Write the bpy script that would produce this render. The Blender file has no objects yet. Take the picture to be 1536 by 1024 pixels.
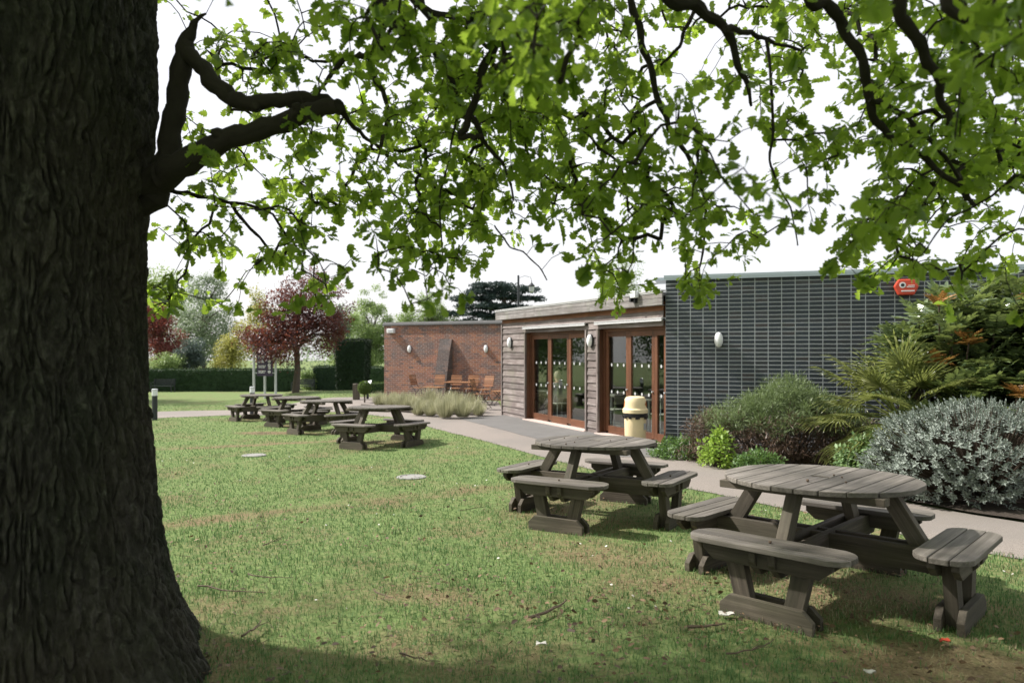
import bpy, bmesh, math, random
import numpy as np
from mathutils import Vector, Matrix, Euler
from mathutils.noise import noise as mnoise
PI = math.pi
R = math.radians
sc = bpy.context.scene
COL = sc.collection
rg = np.random.default_rng(7)
random.seed(5)
F = 1020.0; CX = 768.0; HY = 526.0; CZ = 1.6      # photograph focal length / horizon in its own pixels, eye height

# ------------------------------------------------------------------ terrain
def smooth(a, b, v):
    t = np.clip((v - a) / (b - a), 0, 1)
    return t * t * (3 - 2 * t)
def gz(x, y):
    x = np.asarray(x, float); y = np.asarray(y, float)
    yy = np.where(y > 56, 56 + (y - 56) * 0.1, y)
    base = 0.15 - 0.03 * yy
    s = (x + 0.65) * 0.882 + (y - 13.8) * 0.472          # metres to the building side of the lawn edge
    t = smooth(-2.6, 0.6, s) * smooth(9.5, 12.5, y) * (1 - smooth(30, 40, y))
    lift = np.maximum(base, -0.2)
    return base + (lift - base) * t
def g(x, y): return float(gz(x, y))
def at(px, py, d):                                       # point of the place seen at photograph pixel px,py, d metres away
    return Vector(((px - CX) / F * d, d, CZ - (py - HY) / F * d))

# ------------------------------------------------------------------ mesh builders
def mesh_np(name, V, Fa, mat, parent=None, rnd=None, smooth_f=False, mi=None, gc=None):
    """V (n,3); Fa list of (m,k) int arrays"""
    me = bpy.data.meshes.new(name)
    if not isinstance(Fa, list): Fa = [Fa]
    Fa = [np.asarray(f, np.int32) for f in Fa if len(f)]
    V = np.asarray(V, np.float32)
    me.vertices.add(len(V)); me.vertices.foreach_set('co', V.ravel())
    nl = sum(f.size for f in Fa); npoly = sum(len(f) for f in Fa)
    me.loops.add(nl); me.loops.foreach_set('vertex_index', np.concatenate([f.ravel() for f in Fa]))
    me.polygons.add(npoly)
    tot = np.concatenate([np.full(len(f), f.shape[1], np.int32) for f in Fa])
    st = np.concatenate([[0], np.cumsum(tot)[:-1]]).astype(np.int32)
    me.polygons.foreach_set('loop_start', st)
    if smooth_f: me.polygons.foreach_set('use_smooth', np.ones(npoly, bool))
    if mi is not None: me.polygons.foreach_set('material_index', np.asarray(mi, np.int32))
    me.update(calc_edges=True)
    if rnd is not None:
        a = me.attributes.new('rnd', 'FLOAT', 'POINT'); a.data.foreach_set('value', np.asarray(rnd, np.float32))
    if gc is not None:
        a = me.attributes.new('gc', 'FLOAT_VECTOR', 'POINT'); a.data.foreach_set('vector', np.asarray(gc, np.float32).ravel())
    for m in (mat if isinstance(mat, (list, tuple)) else [mat]): me.materials.append(m)
    o = bpy.data.objects.new(name, me); COL.objects.link(o)
    if parent is not None: o.parent = parent
    return o

class MB:
    def __init__(s): s.v = []; s.f = []; s.r = []; s.c = []; s.m = []; s.mat = 0
    def add(s, vs, fs, gc=None, rnd=None):
        n = len(s.v); r = random.random() if rnd is None else rnd
        off = Vector((random.uniform(0, 40), random.uniform(0, 40), random.uniform(0, 40)))
        s.v += [tuple(v) for v in vs]; s.f += [tuple(i + n for i in f) for f in fs]
        s.r += [r] * len(vs); s.m += [s.mat] * len(fs)
        s.c += [tuple(Vector(q) + off) for q in (gc if gc is not None else vs)]
    def box(s, c, size, rot=None, rnd=None, shear=None):
        sx, sy, sz = size
        loc = [(x * sx / 2, y * sy / 2, z * sz / 2) for x in (-1, 1) for y in (-1, 1) for z in (-1, 1)]
        ax = sorted(range(3), key=lambda k: -size[k])
        gcs = [(p[ax[0]], p[ax[1]], p[ax[2]]) for p in loc]
        M_ = rot if rot is not None else Matrix.Identity(3)
        vs = [Vector(c) + M_ @ Vector(p) for p in loc]
        s.add(vs, [(0, 1, 3, 2), (4, 6, 7, 5), (0, 4, 5, 1), (2, 3, 7, 6), (0, 2, 6, 4), (1, 5, 7, 3)], gcs, rnd)
    def bar(s, a, b, w, t, up=(0, 0, 1)):
        """box from a to b; w along side, t along the 'up'-ish normal"""
        a = Vector(a); b = Vector(b); d = (b - a); L = d.length; d.normalize()
        side = d.cross(Vector(up))
        if side.length < 1e-4: side = d.cross(Vector((1, 0, 0)))
        side.normalize(); n = side.cross(d)
        s.box((a + b) / 2, (L, w, t), Matrix((d, side, n)).transposed())
    def prism(s, outline, z0, z1, axis='z', M_=None, gcx=0):
        n = len(outline)
        vs = [Vector((x, y, z0)) for x, y in outline] + [Vector((x, y, z1)) for x, y in outline]
        gcs = [(v.x, v.y, v.z) if gcx == 0 else (v.y, v.x, v.z) for v in vs]
        if M_ is not None: vs = [M_ @ v for v in vs]
        s.add(vs, [tuple(range(n - 1, -1, -1)), tuple(range(n, 2 * n))] + [(i, (i + 1) % n, n + (i + 1) % n, n + i) for i in range(n)], gcs)
    def tube(s, pts, rad, n=8, cap=True):
        pts = [Vector(p) for p in pts]
        if not hasattr(rad, '__len__'): rad = [rad] * len(pts)
        vs = []; gcs = []; L = 0; side = None
        for i, p in enumerate(pts):
            d = (pts[min(i + 1, len(pts) - 1)] - pts[max(i - 1, 0)]).normalized()
            if side is None: side = d.orthogonal().normalized()
            side = (side - d * side.dot(d)).normalized(); b = d.cross(side)
            if i: L += (p - pts[i - 1]).length
            for k in range(n):
                a = 2 * PI * k / n
                vs.append(p + (side * math.cos(a) + b * math.sin(a)) * rad[i]); gcs.append((L, math.cos(a) * rad[i], math.sin(a) * rad[i]))
        fs = [(i * n + k, i * n + (k + 1) % n, (i + 1) * n + (k + 1) % n, (i + 1) * n + k) for i in range(len(pts) - 1) for k in range(n)]
        if cap: fs += [tuple(range(n - 1, -1, -1)), tuple((len(pts) - 1) * n + k for k in range(n))]
        s.add(vs, fs, gcs)
    def lathe(s, prof, n=24, c=(0, 0, 0)):
        vs = [Vector(c) + Vector((r * math.cos(2 * PI * k / n), r * math.sin(2 * PI * k / n), z)) for r, z in prof for k in range(n)]
        fs = [(i * n + k, i * n + (k + 1) % n, (i + 1) * n + (k + 1) % n, (i + 1) * n + k) for i in range(len(prof) - 1) for k in range(n)]
        fs += [tuple(range(n - 1, -1, -1)), tuple((len(prof) - 1) * n + k for k in range(n))]
        s.add(vs, fs)
    def build(s, name, mat, parent=None, smooth_f=False, bevel=0):
        me = bpy.data.meshes.new(name); me.from_pydata(s.v, [], s.f)
        a = me.attributes.new('rnd', 'FLOAT', 'POINT'); a.data.foreach_set('value', s.r)
        a = me.attributes.new('gc', 'FLOAT_VECTOR', 'POINT'); a.data.foreach_set('vector', np.array(s.c, np.float32).ravel())
        for m in (mat if isinstance(mat, (list, tuple)) else [mat]): me.materials.append(m)
        me.polygons.foreach_set('material_index', s.m)
        me.update()
        o = bpy.data.objects.new(name, me); COL.objects.link(o)
        if parent is not None: o.parent = parent
        if smooth_f:
            me.polygons.foreach_set('use_smooth', [True] * len(me.polygons))
            try: me.set_sharp_from_angle(angle=R(40))
            except Exception: pass
        if bevel:
            b = o.modifiers.new('soft_edges', 'BEVEL'); b.width = bevel; b.segments = 2; b.limit_method = 'ANGLE'
        return o

def tag(o, label=None, cat=None, group=None, kind=None):
    if label: o['label'] = label
    if cat: o['category'] = cat
    if group: o['group'] = group
    if kind: o['kind'] = kind
    return o
def empty(name, loc=(0, 0, 0), rz=0, label=None, cat=None, group=None):
    o = bpy.data.objects.new(name, None); COL.objects.link(o)
    o.location = loc; o.rotation_euler = (0, 0, rz); o.empty_display_size = 0.1
    return tag(o, label, cat, group)
def copy_tree(o, parent=None):
    c = o.copy(); COL.objects.link(c); c.parent = parent
    if parent is not None: c.matrix_parent_inverse = o.matrix_parent_inverse.copy()
    for ch in list(o.children): copy_tree(ch, c)
    return c

# ------------------------------------------------------------------ scatter of leaves
def frames(d, up):
    d = d / np.maximum(np.linalg.norm(d, axis=1, keepdims=True), 1e-9)
    s = np.cross(up, d); n = np.linalg.norm(s, axis=1, keepdims=True)
    s = np.where(n < 1e-5, np.array([[1., 0, 0]]), s / np.maximum(n, 1e-9))
    return d, s, np.cross(d, s)
def scatter(T, P, D, U, S, rnd=None, rs=0.0):
    """template T=(verts: x across, y along, z normal; faces list), positions, directions, up, sizes -> verts, faces, rnd"""
    tv, tf = T; tv = np.asarray(tv, float)
    d, s, n = frames(np.asarray(D, float), np.asarray(U, float))
    S = np.asarray(S, float)
    if S.ndim == 1: S = np.stack([S, S, S], 1)
    V = P[:, None, :] + s[:, None, :] * (tv[None, :, 0:1] * S[:, None, 0:1]) + d[:, None, :] * (tv[None, :, 1:2] * S[:, None, 1:2]) + n[:, None, :] * (tv[None, :, 2:3] * S[:, None, 2:3])
    N = len(P); k = len(tv); off = (np.arange(N) * k)
    Fs = []
    for f in tf:
        f = np.asarray(f); Fs.append((f[None] + off[:, None, None]).reshape(-1, f.shape[1]))
    r = rg.random(N) if rnd is None else rnd
    return V.reshape(-1, 3), Fs, np.repeat(r, k)
def join(parts):
    V = []; Fd = {}; r = []; n = 0
    for v, fs, q in parts:
        V.append(v); r.append(q)
        for f in fs: Fd.setdefault(f.shape[1], []).append(f + n)
        n += len(v)
    return np.concatenate(V), [np.concatenate(x) for x in Fd.values()], np.concatenate(r)
def unit(n, gen=None):
    v = (gen or rg).normal(size=(n, 3)); return v / np.linalg.norm(v, axis=1, keepdims=True)
LENS = ([(0, 0, 0), (.28, .35, .06), (.2, .72, .03), (0, 1, -.06), (-.2, .72, .03), (-.28, .35, .06), (0, .5, -.02)],
        [np.array([(0, 1, 6), (1, 2, 6), (2, 3, 6), (3, 4, 6), (4, 5, 6), (5, 0, 6)])])
DIAM = ([(0, 0, 0), (.3, .5, .08), (0, 1, -.05), (-.3, .5, .08)], [np.array([(0, 1, 2), (0, 2, 3)])])
BLADE = ([(-.5, 0, 0), (.5, 0, 0), (.38, .55, .10), (-.38, .55, .10), (0, 1, .34)], [np.array([(0, 1, 2, 3)]), np.array([(3, 2, 4)])])
def oak_leaf():
    ys = [0, .10, .20, .30, .40, .50, .62, .72, .84, .93, 1.0]
    ws = [.012, .02, .13, .09, .24, .15, .36, .22, .30, .14, 0]
    v = []; 
    for y, w in zip(ys, ws):
        zc = -.22 * y * y
        v += [(-w, y + (.05 if w > .12 else 0), zc + w * .28), (0, y, zc), (w, y + (.05 if w > .12 else 0), zc + w * .28)]
    f = []
    for i in range(len(ys) - 1):
        a = i * 3; b = a + 3
        f += [(a, a + 1, b + 1, b), (a + 1, a + 2, b + 2, b + 1)]
    return (v, [np.array(f)])
OAK = oak_leaf()

# ------------------------------------------------------------------ materials
def new_mat(name):
    m = bpy.data.materials.new(name); m.use_nodes = True
    nt = m.node_tree; nt.nodes.clear()
    out = nt.nodes.new('ShaderNodeOutputMaterial'); b = nt.nodes.new('ShaderNodeBsdfPrincipled')
    nt.links.new(b.outputs[0], out.inputs[0])
    return m, nt, b, out
def N(nt, t, **k):
    n = nt.nodes.new(t)
    for a, v in k.items():
        if a in n.inputs: n.inputs[a].default_value = v
        else: setattr(n, a, v)
    return n
def ramp(nt, fac, stops):
    r = nt.nodes.new('ShaderNodeValToRGB'); e = r.color_ramp.elements
    while len(e) < len(stops): e.new(0.5)
    for i, (p, c) in enumerate(stops): e[i].position = p; e[i].color = (*c, 1) if len(c) == 3 else c
    nt.links.new(fac, r.inputs[0]); return r.outputs[0]
def mix(nt, fac, a, b, mode='MIX'):
    m = nt.nodes.new('ShaderNodeMix'); m.data_type = 'RGBA'; m.blend_type = mode; m.clamp_factor = True
    for s, v in ((m.inputs[0], fac), (m.inputs[6], a), (m.inputs[7], b)):
        if isinstance(v, bpy.types.NodeSocket): nt.links.new(v, s)
        elif isinstance(v, (tuple, list)): s.default_value = (*v, 1) if len(v) == 3 else v
        else: s.default_value = v
    return m.outputs[2]
def noise(nt, vec, scale, detail=4, rough=.55, mapscale=None):
    n = N(nt, 'ShaderNodeTexNoise', Scale=scale, Detail=detail, Roughness=rough)
    if mapscale is not None:
        mp = nt.nodes.new('ShaderNodeMapping'); mp.inputs['Scale'].default_value = mapscale
        nt.links.new(vec, mp.inputs[0]); vec = mp.outputs[0]
    nt.links.new(vec, n.inputs['Vector']); return n.outputs['Fac']
def attr(nt, name, out='Fac'):
    a = nt.nodes.new('ShaderNodeAttribute'); a.attribute_name = name; return a.outputs[out]
def objco(nt): return nt.nodes.new('ShaderNodeTexCoord').outputs['Object']
def geopos(nt): return nt.nodes.new('ShaderNodeNewGeometry').outputs['Position']
def bump(nt, b, h, strength=.5, dist=.01):
    n = N(nt, 'ShaderNodeBump', Strength=strength, Distance=dist)
    nt.links.new(h, n.inputs['Height']); nt.links.new(n.outputs[0], b.inputs['Normal'])
def plain(name, col, rough=.6, metal=0, var=.15, scale=8, bmp=0):
    m, nt, b, o = new_mat(name); v = objco(nt)
    f = noise(nt, v, scale, 5)
    c = mix(nt, f, tuple(x * (1 - var) for x in col), tuple(min(1, x * (1 + var)) for x in col))
    nt.links.new(c, b.inputs['Base Color']); b.inputs['Roughness'].default_value = rough; b.inputs['Metallic'].default_value = metal
    if bmp: bump(nt, b, noise(nt, v, scale * 8, 4), bmp, .004)
    return m
def leafmat(name, ca, cb, tr=None, tw=.35, rough=.45, spec=.4, patch=None, pscale=1.2):
    m, nt, b, o = new_mat(name)
    r = attr(nt, 'rnd'); c = mix(nt, r, ca, cb)
    if patch is not None:
        c = mix(nt, ramp(nt, noise(nt, geopos(nt), pscale, 3), [(.45, (0, 0, 0)), (.62, (1, 1, 1))]), c, patch)
    nt.links.new(c, b.inputs['Base Color']); b.inputs['Roughness'].default_value = rough
    b.inputs['Specular IOR Level'].default_value = spec
    t = nt.nodes.new('ShaderNodeBsdfTranslucent')
    if tr is None: tr = (min(1, cb[0] * 1.6), min(1, cb[1] * 1.6), cb[2] * .8)
    tc = mix(nt, r, tuple(x * .7 for x in tr), tr); nt.links.new(tc, t.inputs[0])
    mx = nt.nodes.new('ShaderNodeMixShader'); mx.inputs[0].default_value = tw
    nt.links.new(b.outputs[0], mx.inputs[1]); nt.links.new(t.outputs[0], mx.inputs[2]); nt.links.new(mx.outputs[0], o.inputs[0])
    return m
def woodmat(name, ca, cb, cc, rough=.75, bmp=.5, streak=None):
    m, nt, b, o = new_mat(name); v = attr(nt, 'gc', 'Vector'); r = attr(nt, 'rnd')
    g1 = noise(nt, v, 1, 6, .65, (1.6, 38, 38)); g2 = noise(nt, v, 1, 4, .6, (5, 160, 160)); big = noise(nt, v, 2.3, 4)
    c = ramp(nt, g1, [(.3, ca), (.52, cb), (.72, cc)])
    c = mix(nt, ramp(nt, big, [(.38, (0, 0, 0)), (.65, (.55, .55, .55))]), c, streak if streak else tuple(x * .5 for x in ca))
    wp = noise(nt, geopos(nt), 3.1, 5, .6); c = mix(nt, ramp(nt, wp, [(.48, (0, 0, 0)), (.68, (.55, .55, .55))]), c, tuple(x * .62 for x in cb))
    wq = noise(nt, geopos(nt), 1.7, 3, .6); c = mix(nt, ramp(nt, wq, [(.55, (0, 0, 0)), (.75, (.4, .4, .4))]), c, (cb[0] * .8, cb[1] * 1.0, cb[2] * .7))
    hsv = nt.nodes.new('ShaderNodeHueSaturation'); mr = N(nt, 'ShaderNodeMapRange'); nt.links.new(r, mr.inputs[0])
    mr.inputs[3].default_value = .72; mr.inputs[4].default_value = 1.22; nt.links.new(mr.outputs[0], hsv.inputs['Value']); nt.links.new(c, hsv.inputs['Color'])
    nt.links.new(hsv.outputs[0], b.inputs['Base Color']); b.inputs['Roughness'].default_value = rough
    b.inputs['Specular IOR Level'].default_value = .3
    bump(nt, b, mix(nt, .5, g1, g2), bmp, .006)
    return m
M = {}
M['oak'] = leafmat('oak_leaf_green', (.018, .05, .011), (.078, .138, .022), (.52, .74, .08), .52, .42, .35)
M['oak2'] = M['oak']
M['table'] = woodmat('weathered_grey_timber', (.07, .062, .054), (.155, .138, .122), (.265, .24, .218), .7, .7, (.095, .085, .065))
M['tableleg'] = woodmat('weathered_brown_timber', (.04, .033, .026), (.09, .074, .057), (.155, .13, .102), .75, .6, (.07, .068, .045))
M['cladding'] = woodmat('silvered_cedar_cladding', (.095, .073, .067), (.215, .182, .173), (.37, .335, .322), .8, .6, (.085, .064, .058))
M['fascia'] = woodmat('silvered_fascia_boards', (.12, .105, .10), (.25, .235, .23), (.38, .365, .36), .8, .6, (.10, .085, .075))
M['cedar_new'] = woodmat('sheltered_orange_cedar', (.14, .055, .025), (.30, .13, .065), (.42, .21, .11), .65, .4, (.13, .06, .03))
M['frame'] = woodmat('stained_hardwood', (.085, .034, .018), (.145, .062, .033), (.20, .09, .048), .45, .2, (.08, .035, .02))
M['teak'] = woodmat('teak_slats', (.22, .09, .04), (.36, .17, .08), (.46, .25, .13), .55, .3, (.2, .09, .045))
M['black_metal'] = plain('black_painted_steel', (.015, .015, .017), .4)
M['dark_post'] = plain('dark_grey_powder_coat', (.022, .026, .032), .45)
M['white_pl'] = plain('white_opal_plastic', (.78, .79, .8), .35, 0, .05)
M['cream'] = plain('cream_plastic', (.78, .64, .39), .5, 0, .16, 6)
M['orange_dk'] = plain('rust_orange_plastic', (.42, .12, .02), .5)
M['black_bag'] = plain('black_bin_bag', (.012, .012, .014), .28, 0, .3, 20, .8)
M['grey_metal'] = plain('galvanised_grey', (.52, .54, .56), .38, .3, .08)
M['coping'] = plain('pale_blue_grey_capping', (.42, .49, .54), .4, 0, .06)
M['flash'] = plain('pale_flashing', (.50, .50, .51), .4, 0, .06)
M['stone_sill'] = plain('pinkish_stone', (.50, .40, .36), .7, 0, .15, 10, .3)
M['navy'] = plain('navy_purple_sign_enamel', (.035, .022, .055), .35)
M['white_ink'] = plain('white_vinyl', (.8, .8, .82), .5, 0, .03)
M['red_box'] = plain('red_alarm_housing', (.62, .075, .04), .35)
M['manhole'] = plain('weathered_concrete_cover', (.26, .255, .24), .85, 0, .2, 12, .4)
M['twig'] = plain('dry_twig', (.10, .07, .048), .85, 0, .4, 30)
M['paper'] = plain('scrap_white_paper', (.6, .58, .54), .7)
M['redscrap'] = plain('scrap_red_paper', (.6, .08, .04), .6)
M['lead'] = plain('grey_weathered_capstone', (.10, .10, .10), .85, 0, .4, 6, .5)
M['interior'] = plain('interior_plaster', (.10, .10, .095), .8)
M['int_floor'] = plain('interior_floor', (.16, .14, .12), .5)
M['int_pale'] = plain('pale_laminate', (.55, .52, .46), .4)
M['ribbed'] = plain('oak_veneer_panel', (.26, .17, .09), .5)
M['steel_roof'] = plain('roof_membrane', (.25, .25, .25), .7)
M['dots'] = plain('frosted_dots', (.42, .43, .44), .5)
M['lens'] = plain('bollard_lens', (.72, .74, .76), .25, 0, .04)

def bark():
    m, nt, b, o = new_mat('furrowed_oak_bark'); v = objco(nt)
    n1 = noise(nt, v, 3.2, 6, .6, (1, 1, .5)); n2 = noise(nt, v, 34, 5, .65, (1, 1, .45)); n3 = noise(nt, v, 1.1, 3)
    c = ramp(nt, n2, [(.28, (.017, .0165, .0145)), (.5, (.044, .042, .036)), (.75, (.105, .10, .087))])
    c = mix(nt, ramp(nt, n1, [(.46, (0, 0, 0)), (.72, (.6, .6, .6))]), c, (.026, .034, .019))
    tone = nt.nodes.new('ShaderNodeHueSaturation'); tr = N(nt, 'ShaderNodeMapRange'); nt.links.new(attr(nt, 'rnd'), tr.inputs[0]); tr.inputs[3].default_value = .75; tr.inputs[4].default_value = 1.2
    nt.links.new(tr.outputs[0], tone.inputs['Value']); nt.links.new(c, tone.inputs['Color']); c = tone.outputs[0]
    c = mix(nt, ramp(nt, n3, [(.45, (0, 0, 0)), (.7, (.4, .4, .4))]), c, (.07, .055, .04))
    nt.links.new(c, b.inputs['Base Color']); b.inputs['Roughness'].default_value = .9; b.inputs['Specular IOR Level'].default_value = .2
    n4 = noise(nt, v, 15, 5, .7); c = mix(nt, ramp(nt, n4, [(.60, (0, 0, 0)), (.70, (.6, .6, .6))]), c, (.13, .135, .105)); nt.links.new(c, b.inputs['Base Color'])
    bump(nt, b, n2, 1, .035)
    return m
M['bark'] = bark()
def limbbark(name, ca, cb):
    m, nt, b, o = new_mat(name); v = attr(nt, 'gc', 'Vector')
    n = noise(nt, v, 22, 5, .6, (.45, 1, 1)); c = mix(nt, n, ca, cb)
    nt.links.new(c, b.inputs['Base Color']); b.inputs['Roughness'].default_value = .9; b.inputs['Specular IOR Level'].default_value = .2
    bump(nt, b, n, .8, .012); return m
M['limb'] = limbbark('dark_branch_bark', (.014, .012, .01), (.05, .043, .036))
M['trunk_bg'] = limbbark('brown_trunk_bark', (.05, .04, .032), (.14, .115, .095))

def brick(name, bw, rh, mort, off, c1, c2, cm, patches, rough=.7, bstr=.7, freq=2):
    m, nt, b, o = new_mat(name); v = objco(nt)
    sp = nt.nodes.new('ShaderNodeSeparateXYZ'); nt.links.new(v, sp.inputs[0])
    ad = N(nt, 'ShaderNodeMath', operation='ADD'); nt.links.new(sp.outputs[0], ad.inputs[0]); nt.links.new(sp.outputs[1], ad.inputs[1])
    cb = nt.nodes.new('ShaderNodeCombineXYZ'); nt.links.new(ad.outputs[0], cb.inputs[0]); nt.links.new(sp.outputs[2], cb.inputs[1])
    wn = N(nt, 'ShaderNodeTexNoise', Scale=9, Detail=2); nt.links.new(v, wn.inputs['Vector'])
    wm = N(nt, 'ShaderNodeVectorMath', operation='MULTIPLY_ADD'); nt.links.new(wn.outputs['Color'], wm.inputs[0]); wm.inputs[1].default_value = (.006, .006, 0); nt.links.new(cb.outputs[0], wm.inputs[2])
    t = nt.nodes.new('ShaderNodeTexBrick'); t.offset = off; t.offset_frequency = freq; t.squash = 1
    nt.links.new(wm.outputs[0], t.inputs['Vector'])
    t.inputs['Scale'].default_value = 1; t.inputs['Mortar Size'].default_value = mort; t.inputs['Mortar Smooth'].default_value = .25; t.inputs['Bias'].default_value = 0
    t.inputs['Brick Width'].default_value = bw; t.inputs['Row Height'].default_value = rh
    t.inputs['Color1'].default_value = (0, 0, 0, 1); t.inputs['Color2'].default_value = (1, 1, 1, 1); t.inputs['Mortar'].default_value = (.5, .5, .5, 1)
    bc = ramp(nt, t.outputs['Color'], [(0, c1), (.55, c2), (1, patches[0])])
    n1 = noise(nt, v, 1.3, 4); n2 = noise(nt, v, 26, 5, .65)
    bc = mix(nt, ramp(nt, n1, [(.47, (0, 0, 0)), (.62, (.75, .75, .75))]), bc, patches[1])
    bc = mix(nt, ramp(nt, n2, [(.35, (.55, .55, .55)), (.6, (0, 0, 0))]), bc, patches[2])
    stn = noise(nt, v, 1, 5, .6, (3.2, 3.2, .35)); bc = mix(nt, ramp(nt, stn, [(.42, (0, 0, 0)), (.68, (.4, .4, .4))]), bc, tuple(x * .55 for x in c2)); bc = mix(nt, ramp(nt, stn, [(.25, (.3, .3, .3)), (.4, (0, 0, 0))]), bc, tuple(min(1, x * 1.9) for x in c2))
    mc = mix(nt, noise(nt, v, 3, 4), tuple(x * .8 for x in cm), cm)
    c = mix(nt, t.outputs['Fac'], bc, mc)
    nt.links.new(c, b.inputs['Base Color']); b.inputs['Roughness'].default_value = rough
    inv = N(nt, 'ShaderNodeMath', operation='MULTIPLY_ADD'); nt.links.new(t.outputs['Fac'], inv.inputs[0]); inv.inputs[1].default_value = -1
    nt.links.new(n2, inv.inputs[2]); bump(nt, b, inv.outputs[0], bstr, .008)
    return m
M['blue_brick'] = brick('dark_blue_stack_bond_brick', .225, .075, .0078, 0, (.026, .036, .050), (.048, .062, .082), (.42, .45, .48), [(.07, .062, .066), (.038, .046, .06), (.018, .02, .024)], .5, .5)
M['red_brick'] = brick('old_mixed_red_brick', .225, .075, .006, .5, (.12, .072, .062), (.34, .135, .08), (.42, .37, .33), [(.40, .17, .08), (.13, .105, .105), (.06, .055, .062)], .85, .9)
M['grey_brick'] = brick('weathered_grey_buttress_brick', .225, .075, .006, .5, (.06, .045, .042), (.13, .085, .07), (.20, .18, .165), [(.20, .12, .09), (.085, .075, .075), (.05, .05, .055)], .9, .9)

def ground_mat():
    m, nt, b, o = new_mat('lawn_turf'); v = geopos(nt); w = attr(nt, 'wear')
    n1 = noise(nt, v, 1.1, 5, .6); n2 = noise(nt, v, 14, 6, .7); n3 = noise(nt, v, 60, 4, .7)
    gr = ramp(nt, n2, [(.3, (.075, .115, .036)), (.55, (.16, .22, .078)), (.75, (.23, .28, .12))])
    st = ramp(nt, n3, [(.3, (.10, .075, .04)), (.6, (.24, .19, .105)), (.8, (.33, .27, .16))])
    so = ramp(nt, n3, [(.3, (.045, .032, .022)), (.7, (.13, .095, .065))])
    mm = N(nt, 'ShaderNodeMath', operation='MULTIPLY_ADD'); nt.links.new(n1, mm.inputs[0]); mm.inputs[1].default_value = 1.2; mm.inputs[2].default_value = -.62
    ad = N(nt, 'ShaderNodeMath', operation='ADD'); nt.links.new(mm.outputs[0], ad.inputs[0]); nt.links.new(w, ad.inputs[1])
    a2 = N(nt, 'ShaderNodeMath', operation='MULTIPLY_ADD'); nt.links.new(n2, a2.inputs[0]); a2.inputs[1].default_value = .9; nt.links.new(ad.outputs[0], a2.inputs[2])
    c = mix(nt, ramp(nt, a2.outputs[0], [(.42, (0, 0, 0)), (.75, (1, 1, 1))]), gr, st)
    c = mix(nt, ramp(nt, a2.outputs[0], [(.95, (0, 0, 0)), (1.0, (.9, .9, .9))]), c, so)
    nt.links.new(c, b.inputs['Base Color']); b.inputs['Roughness'].default_value = .95; b.inputs['Specular IOR Level'].default_value = .15
    bump(nt, b, mix(nt, .5, n2, n3), .8, .03); return m
M['ground'] = ground_mat()
def blade_mat():
    m, nt, b, o = new_mat('grass_blades'); r = attr(nt, 'rnd'); v = geopos(nt)
    c = ramp(nt, r, [(0, (.052, .112, .034)), (.45, (.132, .23, .082)), (.78, (.225, .315, .135)), (.86, (.34, .285, .165)), (1, (.40, .345, .225))])
    c = mix(nt, ramp(nt, noise(nt, v, 2.2, 4), [(.42, (0, 0, 0)), (.62, (.5, .5, .5))]), c, (.088, .195, .065))
    nt.links.new(c, b.inputs['Base Color']); b.inputs['Roughness'].default_value = .6; b.inputs['Specular IOR Level'].default_value = .25
    t = nt.nodes.new('ShaderNodeBsdfTranslucent'); nt.links.new(c, t.inputs[0])
    mx = nt.nodes.new('ShaderNodeMixShader'); mx.inputs[0].default_value = .35
    nt.links.new(b.outputs[0], mx.inputs[1]); nt.links.new(t.outputs[0], mx.inputs[2]); nt.links.new(mx.outputs[0], o.inputs[0]); return m
M['blade'] = blade_mat()
def path_mat():
    m, nt, b, o = new_mat('resin_gravel_path'); v = geopos(nt)
    n1 = noise(nt, v, .7, 5); n2 = noise(nt, v, 120, 3, .8); n3 = noise(nt, v, 9, 5, .7)
    c = ramp(nt, n2, [(.3, (.12, .098, .085)), (.5, (.225, .195, .172)), (.7, (.34, .305, .275))])
    c = mix(nt, ramp(nt, n1, [(.42, (0, 0, 0)), (.62, (.45, .45, .45))]), c, (.165, .152, .14))
    c = mix(nt, ramp(nt, n3, [(.6, (0, 0, 0)), (.8, (.6, .6, .6))]), c, (.18, .14, .10))
    nt.links.new(c, b.inputs['Base Color']); b.inputs['Roughness'].default_value = .9; bump(nt, b, n2, .6, .006); return m
M['path'] = path_mat()
def soil_mat():
    m, nt, b, o = new_mat('bark_mulch_soil'); v = geopos(nt); n = noise(nt, v, 28, 6, .75)
    nt.links.new(ramp(nt, n, [(.3, (.02, .015, .011)), (.7, (.085, .062, .045))]), b.inputs['Base Color']); b.inputs['Roughness'].default_value = .95
    bump(nt, b, n, 1, .03); return m
M['soil'] = soil_mat()
def glass_mat():
    m, nt, b, o = new_mat('window_glass')
    nt.nodes.remove(b)
    tr = N(nt, 'ShaderNodeBsdfTransparent'); tr.inputs[0].default_value = (.86, .90, .88, 1)
    gl = N(nt, 'ShaderNodeBsdfGlossy', Roughness=.0); gl.inputs[0].default_value = (1, 1, 1, 1)
    fr = N(nt, 'ShaderNodeLayerWeight', Blend=.5)
    pw = N(nt, 'ShaderNodeMath', operation='POWER'); nt.links.new(fr.outputs['Facing'], pw.inputs[0]); pw.inputs[1].default_value = 4.2
    a = N(nt, 'ShaderNodeMath', operation='MULTIPLY_ADD'); nt.links.new(pw.outputs[0], a.inputs[0]); a.inputs[1].default_value = 1.3; a.inputs[2].default_value = .06
    mx = N(nt, 'ShaderNodeMixShader'); nt.links.new(a.outputs[0], mx.inputs[0]); nt.links.new(tr.outputs[0], mx.inputs[1]); nt.links.new(gl.outputs[0], mx.inputs[2]); nt.links.new(mx.outputs[0], o.inputs[0])
    return m
M['glass'] = glass_mat()

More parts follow.
